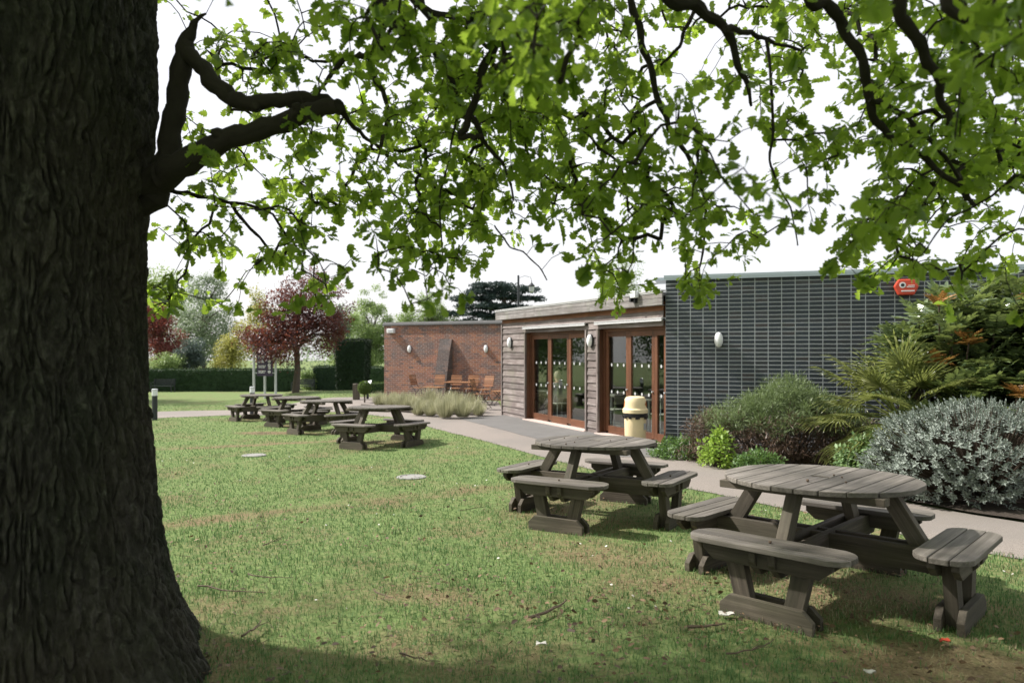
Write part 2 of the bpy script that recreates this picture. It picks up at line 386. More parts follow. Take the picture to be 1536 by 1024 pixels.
# ================================================================== SETTING
PL = [(5.4, 2.4), (4.62, 3.9), (3.89, 5.35), (3.14, 6.7), (2.19, 8.3), (.85, 10.8), (-.65, 13.8), (-1.7, 15.7), (-3, 18.2), (-5.1, 21), (-7.3, 22.5), (-9.4, 22.3), (-11.2, 20.6), (-16, 16.5)]
PR = [(7.6, 2.4), (6.5, 4.0), (5.35, 5.6), (4.55, 6.95), (3.95, 8.7), (3.0, 11.0), (2.80, 12.9), (1.2, 16.1), (-.2, 18.95), (-.5, 24.3), (-5.2, 26.4), (-9.2, 26.0), (-12.9, 24.2), (-19, 19.5)]
def resample(P, n):
    P = np.array(P, float); t = np.linspace(0, len(P) - 1, n); k = np.arange(len(P))
    return np.stack([np.interp(t, k, P[:, 0]), np.interp(t, k, P[:, 1])], 1)
def inpoly(x, y, P):
    c = np.zeros(np.shape(x), bool); j = len(P) - 1
    for i in range(len(P)):
        xi, yi = P[i]; xj, yj = P[j]
        if yi != yj:
            c ^= ((yi > y) != (yj > y)) & (x < (xj - xi) * (y - yi) / (yj - yi) + xi)
        j = i
    return c
NOLAWN = PL + [PR[-1]] + PR[::-1][1:4] + [(3, 26), (25, 20), (25, 2.4)]
TABLES = [(2.05, 4.5, 45), (.84, 6.86, 58), (-2.61, 13.4, 63), (-4.43, 16.2, 45), (-5.83, 18.4, 61), (-7.48, 20.3, 44)]
def segd(x, y, a, b):
    ax, ay = a; bx, by = b; t = np.clip(((x - ax) * (bx - ax) + (y - ay) * (by - ay)) / ((bx - ax) ** 2 + (by - ay) ** 2), 0, 1)
    return np.hypot(x - ax - t * (bx - ax), y - ay - t * (by - ay))
def wear(x, y):
    w = np.zeros(np.shape(x))
    for a, b, r, s in (((-4.5, 5.9), (-3.25, 6.34), .3, .22), ((-3.25, 6.34), (-1.94, 7.38), .3, .24), ((-1.94, 7.38), (-.3, 8.35), .35, .2), ((-4.2, 3.4), (-1.0, 4.4), .5, .13), ((-7, 12.5), (-3.2, 14.2), .25, .3)):
        w = np.maximum(w, s * (1 - smooth(r * .3, r, segd(x, y, a, b))))
    for cx, cy, rx, ry, s in ((-5.6, 16.0, 1.2, .55, .6), (2.2, 3.3, .75, .5, .62), (1.0, 5.5, 1.3, .7, .32), (-.2, 3.6, 1.6, .8, .2), (-2.4, 3.2, 1.5, 1.5, .3), (-.55, 4.4, .5, .3, .3), (.2, 7.6, 1.3, .6, .25), (-1.5, 4.2, .7, .25, .42), (.95, 4.5, .7, .5, .4), (3.2, 6.0, .5, .4, .35), (-.3, 2.9, .7, .3, .25)):
        w = np.maximum(w, s * (.62 if y is not None and rx > .6 and s < .5 else .9) * (1 - smooth(.35, 1.0, np.hypot((x - cx) / rx, (y - cy) / ry))))
    for tx, ty, a in TABLES: w = np.maximum(w, .22 * (1 - smooth(.5, 1.1, np.hypot(x - tx, y - ty))))
    return w
xs = np.concatenate([-np.geomspace(150, 18.2, 22), np.arange(-18, 9.01, .22), np.geomspace(9.4, 150, 22)])
ys = np.concatenate([np.linspace(-14, -.5, 10), np.arange(0, 30, .22), np.geomspace(30.3, 260, 40)])
X, Y = np.meshgrid(xs, ys); nx, ny = len(xs), len(ys)
Z = gz(X, Y) + .012 * np.sin(X * 1.3 + Y * .7) * np.sin(Y * 1.1 - X * .4)
idx = np.arange(nx * ny).reshape(ny, nx)
quads = np.stack([idx[:-1, :-1], idx[:-1, 1:], idx[1:, 1:], idx[1:, :-1]], -1).reshape(-1, 4)
lawn = mesh_np('lawn', np.stack([X, Y, Z], -1).reshape(-1, 3), quads, M['ground'], smooth_f=True)
a = lawn.data.attributes.new('wear', 'FLOAT', 'POINT'); a.data.foreach_set('value', wear(X, Y).ravel().astype(np.float32))
tag(lawn, kind='structure')

def strip(name, A, B, na, nb, dz, mat, kind='structure', jit=0):
    a = resample(A, na); b = resample(B, na); t = np.linspace(0, 1, nb)
    P = a[:, None] * (1 - t)[None, :, None] + b[:, None] * t[None, :, None]
    if jit:
        e = np.array([(mnoise(Vector((p[0] * 2.1, p[1] * 2.1, 1))) + .5 * mnoise(Vector((p[0] * 7, p[1] * 7, 4))), mnoise(Vector((p[0] * 2.1, p[1] * 2.1, 8))) + .5 * mnoise(Vector((p[0] * 7, p[1] * 7, 9)))) for p in P[:, 0]]); P[:, 0] += e * jit
    z = gz(P[..., 0], P[..., 1]) + .012 * np.sin(P[..., 0] * 1.3 + P[..., 1] * .7) * np.sin(P[..., 1] * 1.1 - P[..., 0] * .4) + dz
    k = np.arange(na * nb).reshape(na, nb)
    q = np.stack([k[:-1, :-1], k[1:, :-1], k[1:, 1:], k[:-1, 1:]], -1).reshape(-1, 4)
    o = mesh_np(name, np.concatenate([P, z[..., None]], -1).reshape(-1, 3), q, mat, smooth_f=True)
    return tag(o, kind=kind)
strip('path', PL, PR, 320, 24, .007, M['path'], jit=.07)
M['dark_strip'] = plain('darker_grey_strip', (.135, .13, .125), .9, 0, .22, 3, .4)
strip('paving', [(-1.5, 18.3), (-.25, 15.4), (1.15, 12.6), (1.75, 11.4)], [(-.2, 18.93), (1.2, 16.08), (2.72, 12.95), (2.95, 11.3)], 60, 10, .012, M['dark_strip'], jit=.03)  # darker grey strip over the path along the timber wall
strip('soil_bed', [(7.6, 2.2), (6.5, 3.95), (5.35, 5.55), (4.55, 6.9), (3.95, 8.65), (3.0, 10.95), (2.85, 12.75)], [(16, 6), (14, 8.5), (12, 9.2), (10, 9.9), (8, 10.6), (6, 11.5), (4.5, 12.4)], 50, 24, .035, M['soil'], jit=.04)
strip('grass_bed_soil', [(-1.6, 20.3), (-3.4, 21.3), (-5.0, 22.6)], [(-.8, 18.9), (-2.6, 19.3), (-4.8, 21.3)], 12, 6, .04, M['soil'], jit=.03)

# ------------------------------------------------------------------ lawn grass, litter
def grass():
    n = 330000
    u = rg.random(n); lo, hi = math.log(1 + 1.6 ** 2 / 9), math.log(1 + 30 ** 2 / 9)
    d = 3 * np.sqrt(np.exp(lo + u * (hi - lo)) - 1)
    x = (rg.random(n) * 2 - 1) * (.86 * d + .6)
    w = wear(x, d)
    ok = ~inpoly(x + np.abs(rg.normal(size=n)) * -.05 + .02, d, NOLAWN) & (np.hypot(x + 2.4, d - 3.22) > .85) & (np.hypot(x + 1.366, d - 9.22) > .19) & (np.hypot(x + 4.42, d - 11.64) > .2)
    pn = np.array([mnoise(Vector((a * 1.3, b * 1.3, 3.1))) for a, b in zip(x, d)])
    pf = np.array([mnoise(Vector((a * 5.3, b * 5.3, 7.7))) for a, b in zip(x, d)])
    ok &= rg.random(n) > np.clip(w * 1.5 + .25 * pn + .25 * pf + .02, 0, .96)
    x, d, w, pn, pf = x[ok], d[ok], w[ok], pn[ok], pf[ok]; n = len(x)
    z = gz(x, d) + .012 * np.sin(x * 1.3 + d * .7) * np.sin(d * 1.1 - x * .4) - .004
    az = rg.random(n) * 2 * PI; el = R(22) + rg.random(n) * R(52)
    D = np.stack([np.cos(az) * np.cos(el), np.sin(az) * np.cos(el), np.sin(el)], 1)
    U = np.stack([np.zeros(n), np.zeros(n), np.ones(n)], 1) + rg.normal(size=(n, 3)) * .1
    H = (.022 + .02 * rg.random(n)) * (1 + .3 * np.clip(-pf * 2, 0, 1)); W = .0036 * (1 + d / 8)
    r = np.clip(rg.random(n) * .74 + .55 * w * rg.random(n) + .2 * np.clip(pn, -.5, .6), 0, .83)
    dry = rg.random(n) < (.07 + w * .9 + .12 * np.clip(pf, 0, 1)); r[dry] = .86 + .14 * rg.random(dry.sum())
    V, Fs, rr = scatter(BLADE, np.stack([x, d, z], 1), D, U, np.stack([W, H, H], 1), r)
    return tag(mesh_np('grass', V, Fs, M['blade'], rnd=rr), 'short mown lawn grass with straw coloured dead blades', kind='stuff')
grass()
def litter():
    n = 20000
    d = 2.0 + 9 * rg.random(n) ** 1.4; x = (rg.random(n) * 2 - 1) * (.8 * d + .4)
    pn = np.array([mnoise(Vector((a * 1.1, b * 1.1, 9.1))) for a, b in zip(x, d)])
    ok = ~inpoly(x, d, NOLAWN) & (rg.random(n) < .16 + pn * 1.3 + 1.2 * wear(x, d) + .25 * (d < 5))
    x, d = x[ok], d[ok]; n = len(x)
    P = np.stack([x, d, gz(x, d) + .022 + .026 * rg.random(n)], 1)
    D = np.stack([np.cos(az := rg.random(n) * 2 * PI), np.sin(az), rg.normal(size=n) * .25], 1); U = np.array([[0, 0, 1.]]) + rg.normal(size=(n, 3)) * .5
    S = .012 + .034 * rg.random(n) ** 2.2
    A = scatter(LENS, P, D, U, S)
    k = 3200; d = 2.0 + 8 * rg.random(k) ** 1.3; x = (rg.random(k) * 2 - 1) * (.8 * d + .4)
    ok = ~inpoly(x, d, NOLAWN); x, d = x[ok], d[ok]; k = len(x)
    az = rg.random(k) * 2 * PI
    B = scatter(BLADE, np.stack([x, d, gz(x, d) + .028 + .014 * rg.random(k)], 1), np.stack([np.cos(az), np.sin(az), rg.normal(size=k) * .1], 1), np.array([[0, 0, 1.]]) + rg.normal(size=(k, 3)) * .3, np.stack([np.full(k, .004), .04 + .1 * rg.random(k) ** 2, np.full(k, .02)], 1), rg.random(k) * .5)
    V, Fs, r = join([A, B])
    m = leafmat('dead_leaf_brown', (.05, .032, .02), (.26, .17, .10), (.2, .12, .05), .15, .7)
    tag(mesh_np('leaf_litter', V, Fs, m, rnd=r), 'brown dead leaves and straw scattered over the lawn', kind='stuff')
litter()
def daisies():
    n = 900; d = 4 + 14 * rg.random(n); x = (rg.random(n) * 2 - 1) * .8 * d
    pn = np.array([mnoise(Vector((a * .7, b * .7, 21.))) for a, b in zip(x, d)]); ok = ~inpoly(x, d, NOLAWN) & (rg.random(n) < pn * 2.2 - .05); x, d = x[ok], d[ok]; n = len(x)
    mb = MB(); 
    for a, b in zip(x, d):
        r_ = random.uniform(.007, .011); z = g(a, b) + random.uniform(.03, .045); ti = Matrix.Rotation(random.uniform(-.5, .5), 3, 'X') @ Matrix.Rotation(random.uniform(-.5, .5), 3, 'Y')
        mb.add([Vector((a, b, z + .002))] + [Vector((a, b, z)) + ti @ Vector((r_ * math.cos(q), r_ * math.sin(q), 0)) for q in np.linspace(0, 2 * PI, 8, endpoint=False)], [(0, 1 + k, 1 + (k + 1) % 8) for k in range(8)])
    tag(mb.build('daisies', M['paper']), 'tiny white daisies sprinkled over the sunny lawn', kind='stuff')
daisies()

def stick(px, py, px2, py2, r, label):
    def gp(px, py):
        d = 1479 / (py - HY - 30.6); return Vector(((px - CX) / F * d, d, 0))
    a, b = gp(px, py), gp(px2, py2); mb = MB(); pts = []
    n = 7; perp = (b - a).cross(Vector((0, 0, 1))).normalized() * (b - a).length
    for i in range(n + 1):
        t = i / n; p = a.lerp(b, t) + perp * (.07 * math.sin(t * PI) + random.uniform(-.02, .02)); p.z = g(p.x, p.y) + .03 + random.uniform(0, .012); pts.append(p)
    mb.tube(pts, [r * (1 - .6 * i / n) for i in range(n + 1)], 6)
    k = pts[n // 2]; q = k + (b - a).normalized() * .07 + perp.normalized() * .05; q.z = k.z + .02
    mb.tube([k, k.lerp(q, .5) + Vector((0, 0, .006)), q], [r * .5, r * .4, r * .2], 5)
    tag(mb.build('fallen_twig', M['twig'], smooth_f=True), label, 'twig', 'fallen twigs on the lawn')
for s in [(795, 934, 850, 908, .011, 'curved thick dark twig lying alone in the middle of the near lawn'),
          (1032, 949, 1088, 943, .010, 'straight dark twig by the foot of the biggest picnic table'),
          (298, 886, 400, 895, .006, 'longest thin pale twig lying right of the big trunk'),
          (395, 823, 422, 812, .005, 'short thin dark twig on the green turf below the straw line'),
          (372, 868, 440, 874, .005, 'thin dark twig above the longest pale twig near the trunk'),
          (560, 893, 590, 905, .005, 'short reddish twig among brown leaves in the lawn centre'),
          (1090, 990, 1160, 968, .005, 'slim twig lying below the straight dark twig'),
          (362, 962, 392, 940, .007, 'dark forked twig on the grass at the flare of the trunk'),
          (690, 770, 730, 763, .004, 'tiny twig on the straw line left of the second table'),
          (600, 990, 660, 1002, .005, 'thin twig at the bottom edge of the lawn')]: stick(*s)
def scrap(px, py, s, mat, label):
    d = 1479 / (py - HY - 30.6); c = Vector(((px - CX) / F * d, d, 0)); c.z = g(c.x, c.y) + .03
    mb = MB(); n = 5
    vs = [c + Vector((s * (i / (n - 1) - .5) * 1.6 + random.uniform(-1, 1) * s * .1, s * (j / (n - 1) - .5) + random.uniform(-1, 1) * s * .1, random.uniform(0, s * .35))) for j in range(n) for i in range(n)]
    vs2 = [v - Vector((0, 0, .004)) for v in vs]; q = []
    for j in range(n - 1):
        for i in range(n - 1):
            k = j * n + i; q += [(k, k + 1, k + n + 1, k + n), (k + n * n, k + n + n * n, k + n + 1 + n * n, k + 1 + n * n)]
    mb.add(vs + vs2, q); tag(mb.build('paper_scrap', mat, smooth_f=True), label, 'litter', 'paper scraps on the lawn')
scrap(1090, 929, .05, M['paper'], 'crumpled white paper scrap by the foot of the biggest table')
scrap(1416, 968, .035, M['redscrap'], 'small red scrap on the shaded soil in front of the biggest table')
scrap(812, 974, .035, M['paper'], 'small pale scrap on the grass below the curved thick twig')
scrap(1305, 1016, .03, M['paper'], 'tiny white scrap at the lower edge of the shaded lawn')
for px, py, rr, lb in ((617, 717, .2, 'round pale drain cover in the lawn nearer the camera'), (381, 684, .2, 'round pale drain cover in the lawn toward the far tables')):
    d = 1479 / (py - HY - 30.6); x = (px - CX) / F * d
    mb = MB(); mb.lathe([(rr, -.05), (rr, .022), (rr - .02, .03), (rr - .045, .03), (rr - .05, .022), (rr - .07, .022), (rr - .075, .028), (.02, .03)], 28)
    o = mb.build('drain_cover', M['manhole'], smooth_f=True); o.location = (x, d, g(x, d)); o.rotation_euler = (-.03, 0, 0); tag(o, lb, 'drain cover', 'drain covers')

# ================================================================== PICNIC TABLES
def strip_outline(fn, a, b, n=7, jit=.0):
    """outline of the plank between y=a and y=b of a shape whose half width at y is fn(y)"""
    yy = [a + (b - a) * i / n for i in range(n + 1)]; jl, jr = random.uniform(-jit, jit), random.uniform(-jit, jit)
    return [(fn(y) + jr, y) for y in yy] + [(-fn(y) - jl, y) for y in reversed(yy)]
def make_table():
    root = empty('picnic_table')
    TR = .605; BRR = .785
    mb = MB(); npl = 9; w = 2 * TR / npl
    for i in range(npl):
        a = -TR + i * w + .0035; b = -TR + (i + 1) * w - .0035
        if i == 0: a = -TR + .012
        if i == npl - 1: b = TR - .012
        fn = lambda y: math.sqrt(max(TR * TR - y * y, 1e-4)); dz = random.uniform(-.002, .002)
        if i == npl // 2:                                     # parasol hole in the middle plank
            for sg in (-1, 1):
                ol = [(sg * fn(y), y) for y in np.linspace(a, b, 7)] + [(sg * .03 * max(.25, math.cos((y - (a + b) / 2) / .075)), y) for y in np.linspace(b, a, 5)]
                if sg < 0: ol = ol[::-1]
                mb.prism(ol, .719 + dz, .75 + dz)
        else: mb.prism(strip_outline(fn, a, b, 8, .003), .719 + dz, .75 + dz)
    mb.build('tabletop', M['table'], root, bevel=.004)
    for x in (-.36, .36):
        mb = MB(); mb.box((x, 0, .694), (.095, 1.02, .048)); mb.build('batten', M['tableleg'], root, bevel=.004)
    for k in range(4):
        c, s = [(1, 0), (0, 1), (-1, 0), (0, -1)][k]
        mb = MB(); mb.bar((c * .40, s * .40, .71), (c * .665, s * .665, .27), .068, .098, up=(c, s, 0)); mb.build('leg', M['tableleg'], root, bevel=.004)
    for k in range(2):
        for sg in (-1, 1):
            mb = MB(); L = .89; z0, z1 = (.265, .408) if k == 0 else (.262, .405)
            ol = [(-L, z1), (-L, z1 - .06), (-L + .09, z0), (L - .09, z0), (L, z1 - .06), (L, z1)]
            Mx = Matrix(((1, 0, 0), (0, 0, 1), (0, 1, 0))) if k == 0 else Matrix(((0, 0, 1), (1, 0, 0), (0, 1, 0)))
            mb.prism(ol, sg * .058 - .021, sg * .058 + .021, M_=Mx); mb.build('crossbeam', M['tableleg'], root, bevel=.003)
    for k in range(4):
        rz = Matrix.Rotation(k * PI / 2, 3, 'Z')
        HW, HL, RC = .150, .475, .13
        def fn(y):
            e = abs(y) - (HW - RC); return HL - RC + math.sqrt(max(RC * RC - max(e, 0) ** 2, 0)) if abs(y) < HW else HL - RC
        mb = MB(); npk = 3; w = 2 * HW / npk
        for i in range(npk):
            a = -HW + i * w + .003; b = a + w - .006; dz = random.uniform(-.002, .002)
            mb.prism([(x, y) for x, y in strip_outline(fn, a, b, 6, .004)], .419 + dz, .45 + dz, M_=rz.to_4x4() @ Matrix.Translation((BRR, 0, 0)) @ Matrix.Rotation(PI / 2, 4, 'Z'))
        seat = mb.build('bench_seat', M['table'], root, bevel=.004)
        fr = rz.to_4x4()
        for sg in (-1, 1):                                    # boards under the seat, sandwiching the feet
            mb = MB(); ol = [(-.38, .416), (-.38, .37), (-.31, .315), (.31, .315), (.38, .37), (.38, .416)]
            mb.prism(ol, BRR + sg * .058 - .02, BRR + sg * .058 + .02, M_=fr @ Matrix(((0, 0, 1, 0), (1, 0, 0, 0), (0, 1, 0, 0), (0, 0, 0, 1))))
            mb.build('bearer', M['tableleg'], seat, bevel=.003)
            mb = MB(); ol = [(-.275, .07), (-.215, .125), (.215, .125), (.275, .07), (.275, -.05), (-.275, -.05)]
            mb.prism(ol, BRR + sg * .056 - .02, BRR + sg * .056 + .02, M_=fr @ Matrix(((0, 0, 1, 0), (1, 0, 0, 0), (0, 1, 0, 0), (0, 0, 0, 1))))
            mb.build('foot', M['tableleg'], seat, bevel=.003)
            mb = MB(); mb.bar(fr @ Vector((BRR, sg * .22, .408)), fr @ Vector((BRR, sg * .125, .0)), .105, .07, up=rz @ Vector((1, 0, 0)))
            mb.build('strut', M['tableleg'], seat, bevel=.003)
    return root
TL = ['round grey picnic table nearest the camera, biggest, beside the silver bush',
      'round grey picnic table in front of the cream litter bin',
      'round picnic table beside the path left of the pale ornamental grasses',
      'round picnic table with a bare dusty patch of earth at its foot',
      'round picnic table right of the farthest one, standing in front of the purple tree trunk',
      'farthest round picnic table, below the dark signboard and the short lit bollard']
t0 = make_table()
for i, (x, y, a_) in enumerate(TABLES):
    o = t0 if i == 0 else (make_table() if i < 3 else copy_tree(t2)); t2 = o if i == 2 else None if i < 2 else t2
    o.location = (x, y, g(x, y)); o.rotation_mode = 'XYZ'
    o.matrix_world = Matrix.Translation((x, y, g(x, y))) @ Matrix.Rotation(-.03 if y < 17 else -.015, 4, 'X') @ Matrix.Rotation(R(a_), 4, 'Z')
    tag(o, TL[i], 'picnic table', 'round picnic tables with fixed benches')

mb = MB()
for (tx, ty, a_), n_ in ((TABLES[0], 6), (TABLES[1], 13)):
    for _ in range(n_):
        q = random.uniform(0, 6.28); rr = random.uniform(.1, .55) if random.random() < .6 else .8; p = Vector((tx + rr * math.cos(q), ty + rr * math.sin(q), 0))
        if rr == .8: q = R(a_ + 90 * random.randrange(4)); p = Vector((tx + .78 * math.cos(q), ty + .78 * math.sin(q), 0)); z = .452
        else: z = .753
        p.z = g(tx, ty) + z - .03 * (p.y - ty); s_ = random.uniform(.006, .011); mb.lathe([(s_ * .3, -.001), (s_, s_ * .6), (s_ * .8, s_ * 1.3), (s_ * .2, s_ * 1.6)], 7, p)
tag(mb.build('bud_litter', M['twig'], smooth_f=True), 'dark dry buds and bits fallen on the table tops', kind='stuff')
# ================================================================== TIMBER PAVILION
K = Vector((2.86, 12.75, -.2)); UA = math.atan2(.895, -.446)
pav = empty('timber_pavilion', K, UA, 'single storey building clad in silvered timber boards with brown glazed doors', 'building')
LEN = 7.0
def boards(mb, x0, x1, z0, z1, step=.165):
    z = z0
    while z < z1 - .02:
        h = min(step, z1 - z)
        cuts = [x0] + sorted(random.uniform(x0, x1) for _ in range(int((x1 - x0) / 2.6))) + [x1]
        for a, b in zip(cuts, cuts[1:]):
            if b - a < .05: continue
            t = .016 + random.uniform(-.002, .003)
            vs = []
            nseg = max(2, int((b - a) / .25))
            ph = random.uniform(0, 9)
            for k in range(nseg + 1):
                x = a + (b - a) * k / nseg; wv = .004 * math.sin(x * 3 + ph) + random.uniform(-.002, .002)
                vs += [(x, .0, z + h + .004), (x, t * .35, z + h + .004), (x, t + .012 + random.uniform(0, .004), z + wv), (x, 0, z + wv)]
            fs = []
            for k in range(nseg):
                q = k * 4; fs += [(q + 1, q + 2, q + 6, q + 5), (q + 2, q + 3, q + 7, q + 6), (q, q + 1, q + 5, q + 4)]
            fs += [(0, 3, 2, 1), (nseg * 4, nseg * 4 + 1, nseg * 4 + 2, nseg * 4 + 3)]
            mb.add(vs, fs)
        z += step
O1 = (2.68, 5.56); O2 = (.03, 2.18); HD = 2.27
mb = MB(); boards(mb, O1[1], LEN, -.05, HD); boards(mb, O2[1], O1[0], -.05, HD)
boards(mb, 0.02, LEN, HD, 2.56, .15); mb.build('cladding', M['cladding'], pav)
mb = MB()
for x_ in (O1[0] + .0, O1[1], O2[1]): mb.box((x_ + (.022 if x_ != O1[0] else -.022), .026, HD / 2 - .02), (.05, .05, HD + .02))
mb.box((LEN - .02, .026, 1.24), (.05, .05, 2.6)); mb.build('corner_trim', M['cladding'], pav)
mb = MB(); boards(mb, .02, LEN, 2.555, 2.72, .085); mb.build('eaves_boards', M['cedar_new'], pav)
mb = MB()
for x0, x1 in ((O1[1], LEN), (O2[1], O1[0])): mb.box(((x0 + x1) / 2, -.13, 1.0), (x1 - x0 - .004, .258, 2.5))
mb.box((LEN / 2 + .01, -.13, 2.5), (LEN - .03, .256, .46)); mb.build('wall', M['frame'], pav)
mb = MB()
for z0 in (2.655, 2.785): 
    cuts = [-.13, 2.4 + random.uniform(-.3, .3), 4.8, LEN + .12]
    for a, b in zip(cuts, cuts[1:]): mb.box(((a + b) / 2, .15, z0 + .062), (b - a - .003, .03, .124))
mb.box((LEN + .105, -2.45, 2.78), (.03, 5.2, .24)); mb.build('fascia', M['fascia'], pav, bevel=.003)
mb = MB(); mb.box((LEN / 2, .12, 2.918), (LEN + .26, .14, .022)); mb.box((LEN / 2, .172, 2.895), (LEN + .26, .012, .035)); mb.build('roof_edge_trim', M['flash'], pav)
mb = MB(); mb.box((LEN / 2 + .05, -2.5, 2.87), (LEN + .05, 5.15, .07)); mb.box((LEN / 2 + .05, .06, 2.66), (LEN + .08, .155, .012)); mb.build('roof', M['steel_roof'], pav)
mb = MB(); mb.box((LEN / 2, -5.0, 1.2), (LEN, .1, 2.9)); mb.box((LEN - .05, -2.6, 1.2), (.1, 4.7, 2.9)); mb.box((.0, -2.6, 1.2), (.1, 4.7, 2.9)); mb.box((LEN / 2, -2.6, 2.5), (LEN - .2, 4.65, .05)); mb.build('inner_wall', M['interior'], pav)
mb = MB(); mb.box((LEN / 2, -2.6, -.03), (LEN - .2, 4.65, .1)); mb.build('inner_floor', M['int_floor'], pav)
mb = MB(); mb.box((1.7, -2.2, 1.15), (.6, .06, 2.3)); mb.build('veneer_panel', M['ribbed'], pav)
for (a, b) in (O1, O2):
    mb = MB(); mb.box(((a + b) / 2, .03, 2.405), (b - a + .12, .14, .035)); mb.box(((a + b) / 2, .092, 2.384), (b - a + .12, .016, .05))
    aw = mb.build('drip_canopy', M['flash'], pav)
    mb = MB(); mb.tube([(a - .07, .04, 2.385), (a - .055, .04, 2.385)], .028, 8); mb.build('end_cap', M['black_metal'], aw)
    mb = MB(); mb.box(((a + b) / 2, -.02, .0), (b - a + .1, .24, .07)); mb.build('door_sill', M['stone_sill'], pav, bevel=.006)
    fx = -.16
    mb = MB()
    mb.box((a + .03, fx, HD / 2 + .03), (.06, .12, HD - .06)); mb.box((b - .03, fx, HD / 2 + .03), (.06, .12, HD - .06)); mb.box(((a + b) / 2, fx, HD - .03), (b - a - .12, .118, .06))
    mb.build('door_frame', M['frame'], pav, bevel=.003)
    if a > 1: lv = [(b - .06 - (b - a - .12) * (k + 1) / 3, b - .06 - (b - a - .12) * k / 3) for k in range(3)]
    else: lv = [(1.30, 2.12), (.46, 1.30), (.09, .46)]
    for x0, x1 in lv:
        sw = .085; w = x1 - x0; mb = MB(); y = fx + .005; top = HD - .062
        mb.box((x0 + sw / 2 + .001, y, top / 2 + .04), (sw, .055, top - .08)); mb.box((x1 - sw / 2 - .001, y, top / 2 + .04), (sw, .055, top - .08))
        mb.box(((x0 + x1) / 2, y, top - .055), (w - 2 * sw - .002, .053, .11)); mb.box(((x0 + x1) / 2, y, .12), (w - 2 * sw - .002, .053, .16))
        dr = mb.build('glazed_door', M['frame'], pav, bevel=.003)
        mb = MB(); mb.box(((x0 + x1) / 2, y, 1.15), (w - 2 * sw, .012, 2.0)); mb.mat = 1; nd = 3 if w > .5 else 1
        for zz in (1.5, .93):
            for k in range(nd):
                xx = x0 + sw + (w - 2 * sw) * (k + .5) / nd
                mb.add([(xx + .027 * math.cos(q * PI / 8), y + .0095, zz + .034 * math.sin(q * PI / 8)) for q in range(16)], [tuple(range(16))])
        mb.build('glass', [M['glass'], M['dots']], dr)
        mb = MB(); mb.tube([(x0 + .045, y + .028, 1.0), (x0 + .045, y + .06, 1.0)], .016, 10); mb.build('door_knob', M['grey_metal'], dr, True)

def local(o, p): return Matrix.Translation(o.location) @ o.rotation_euler.to_matrix().to_4x4() @ Vector(p)
def wall_light(p, rz, label, sc_=1):
    t = empty('wall_light', p, rz, label, 'wall light', 'oval bulkhead wall lights')
    def oval(r, hz, y0, y1, n=20): return [(r * math.cos(q), hz * math.sin(q)) for q in np.linspace(0, 2 * PI, n, endpoint=False)]
    mb = MB(); Mx = Matrix(((1, 0, 0), (0, 0, -1), (0, 1, 0)))
    mb.prism(oval(.085, .15, 0, 0), 0, .03, M_=Mx); mb.build('backplate', M['dark_post'], t, bevel=.004)
    vs = []; n = 20; rings = 5
    for j in range(rings):
        q = j / rings * PI / 2
        for k in range(n):
            u = 2 * PI * k / n; vs.append((.078 * math.cos(q) * math.cos(u), -.03 - .075 * math.sin(q), .142 * math.cos(q) * math.sin(u)))
    vs.append((0, -.105, 0)); fs = [(j * n + k, j * n + (k + 1) % n, (j + 1) * n + (k + 1) % n, (j + 1) * n + k) for j in range(rings - 1) for k in range(n)] + [((rings - 1) * n + k, (rings - 1) * n + (k + 1) % n, rings * n) for k in range(n)]
    mb = MB(); mb.add(vs, fs); mb.build('lens', M['white_pl'], t, True)
wall_light(local(pav, (6.42, .035, 2.02)), UA + PI, 'white oval light on the timber wall near its far corner')
wall_light(local(pav, (2.45, .035, 2.02)), UA + PI, 'white oval light on the timber pier between the two glazed openings')
# security lamp on the fascia
t = empty('floodlight', local(pav, (.62, .165, 2.83)), UA + PI, 'small pale floodlight with dark bracket on the timber fascia', 'floodlight')
mb = MB(); mb.box((0, -.07, .06), (.16, .10, .13)); mb.build('housing', M['white_pl'], t, bevel=.01)
mb = MB(); mb.box((-.02, -.03, -.05), (.05, .06, .1)); mb.box((-.1, -.05, -.02), (.05, .1, .12)); mb.build('bracket', M['black_metal'], t)

# ------------------------------------------------------------------ dark brick block
BA = math.atan2(-.293, .956)
blk = empty('brick_block', (2.875, 12.72, -.45), BA, 'taller dark blue brick building block with pale metal coping', 'building')
mb = MB(); mb.box((3.7, .15, 1.7), (7.4, .3, 3.4)); mb.box((.15, .68, 1.7), (.298, .76, 3.396)); mb.build('wall', M['blue_brick'], blk)
mb = MB(); mb.box((3.7, .14, 3.428), (7.46, .40, .05)); mb.box((3.7, -.052, 3.405), (7.46, .012, .085)); mb.box((-.04, .7, 3.428), (.4, .78, .048)); mb.build('coping', M['coping'], blk)
mb = MB(); mb.box((3.9, 2.8, 3.3), (7.0, 4.9, .06)); mb.build('roof', M['steel_roof'], blk)
wall_light(local(blk, (.948, -.002, 2.25)), BA, 'white oval light on the dark blue brick wall')
t = empty('alarm_box', local(blk, (3.98, -.002, 3.12)), BA, 'red alarm box with round white emblem high on the dark brick wall', 'alarm box')
hexo = [(.19, .02), (.12, .14), (-.12, .14), (-.19, .02), (-.12, -.13), (.12, -.13)]
Mx = Matrix(((1, 0, 0), (0, 0, -1), (0, 1, 0)))
mb = MB(); mb.prism(hexo, 0, .09, M_=Mx); mb.build('housing', M['red_box'], t, bevel=.02)
mb = MB(); mb.prism([(-.06 + .05 * math.cos(q), .04 + .05 * math.sin(q)) for q in np.linspace(0, 2 * PI, 20, endpoint=False)], .088, .094, M_=Mx)
mb.box((.07, -.093, .03), (.10, .004, .012)); mb.box((.06, -.093, .005), (.12, .004, .012)); mb.box((.02, -.093, -.06), (.20, .004, .02))
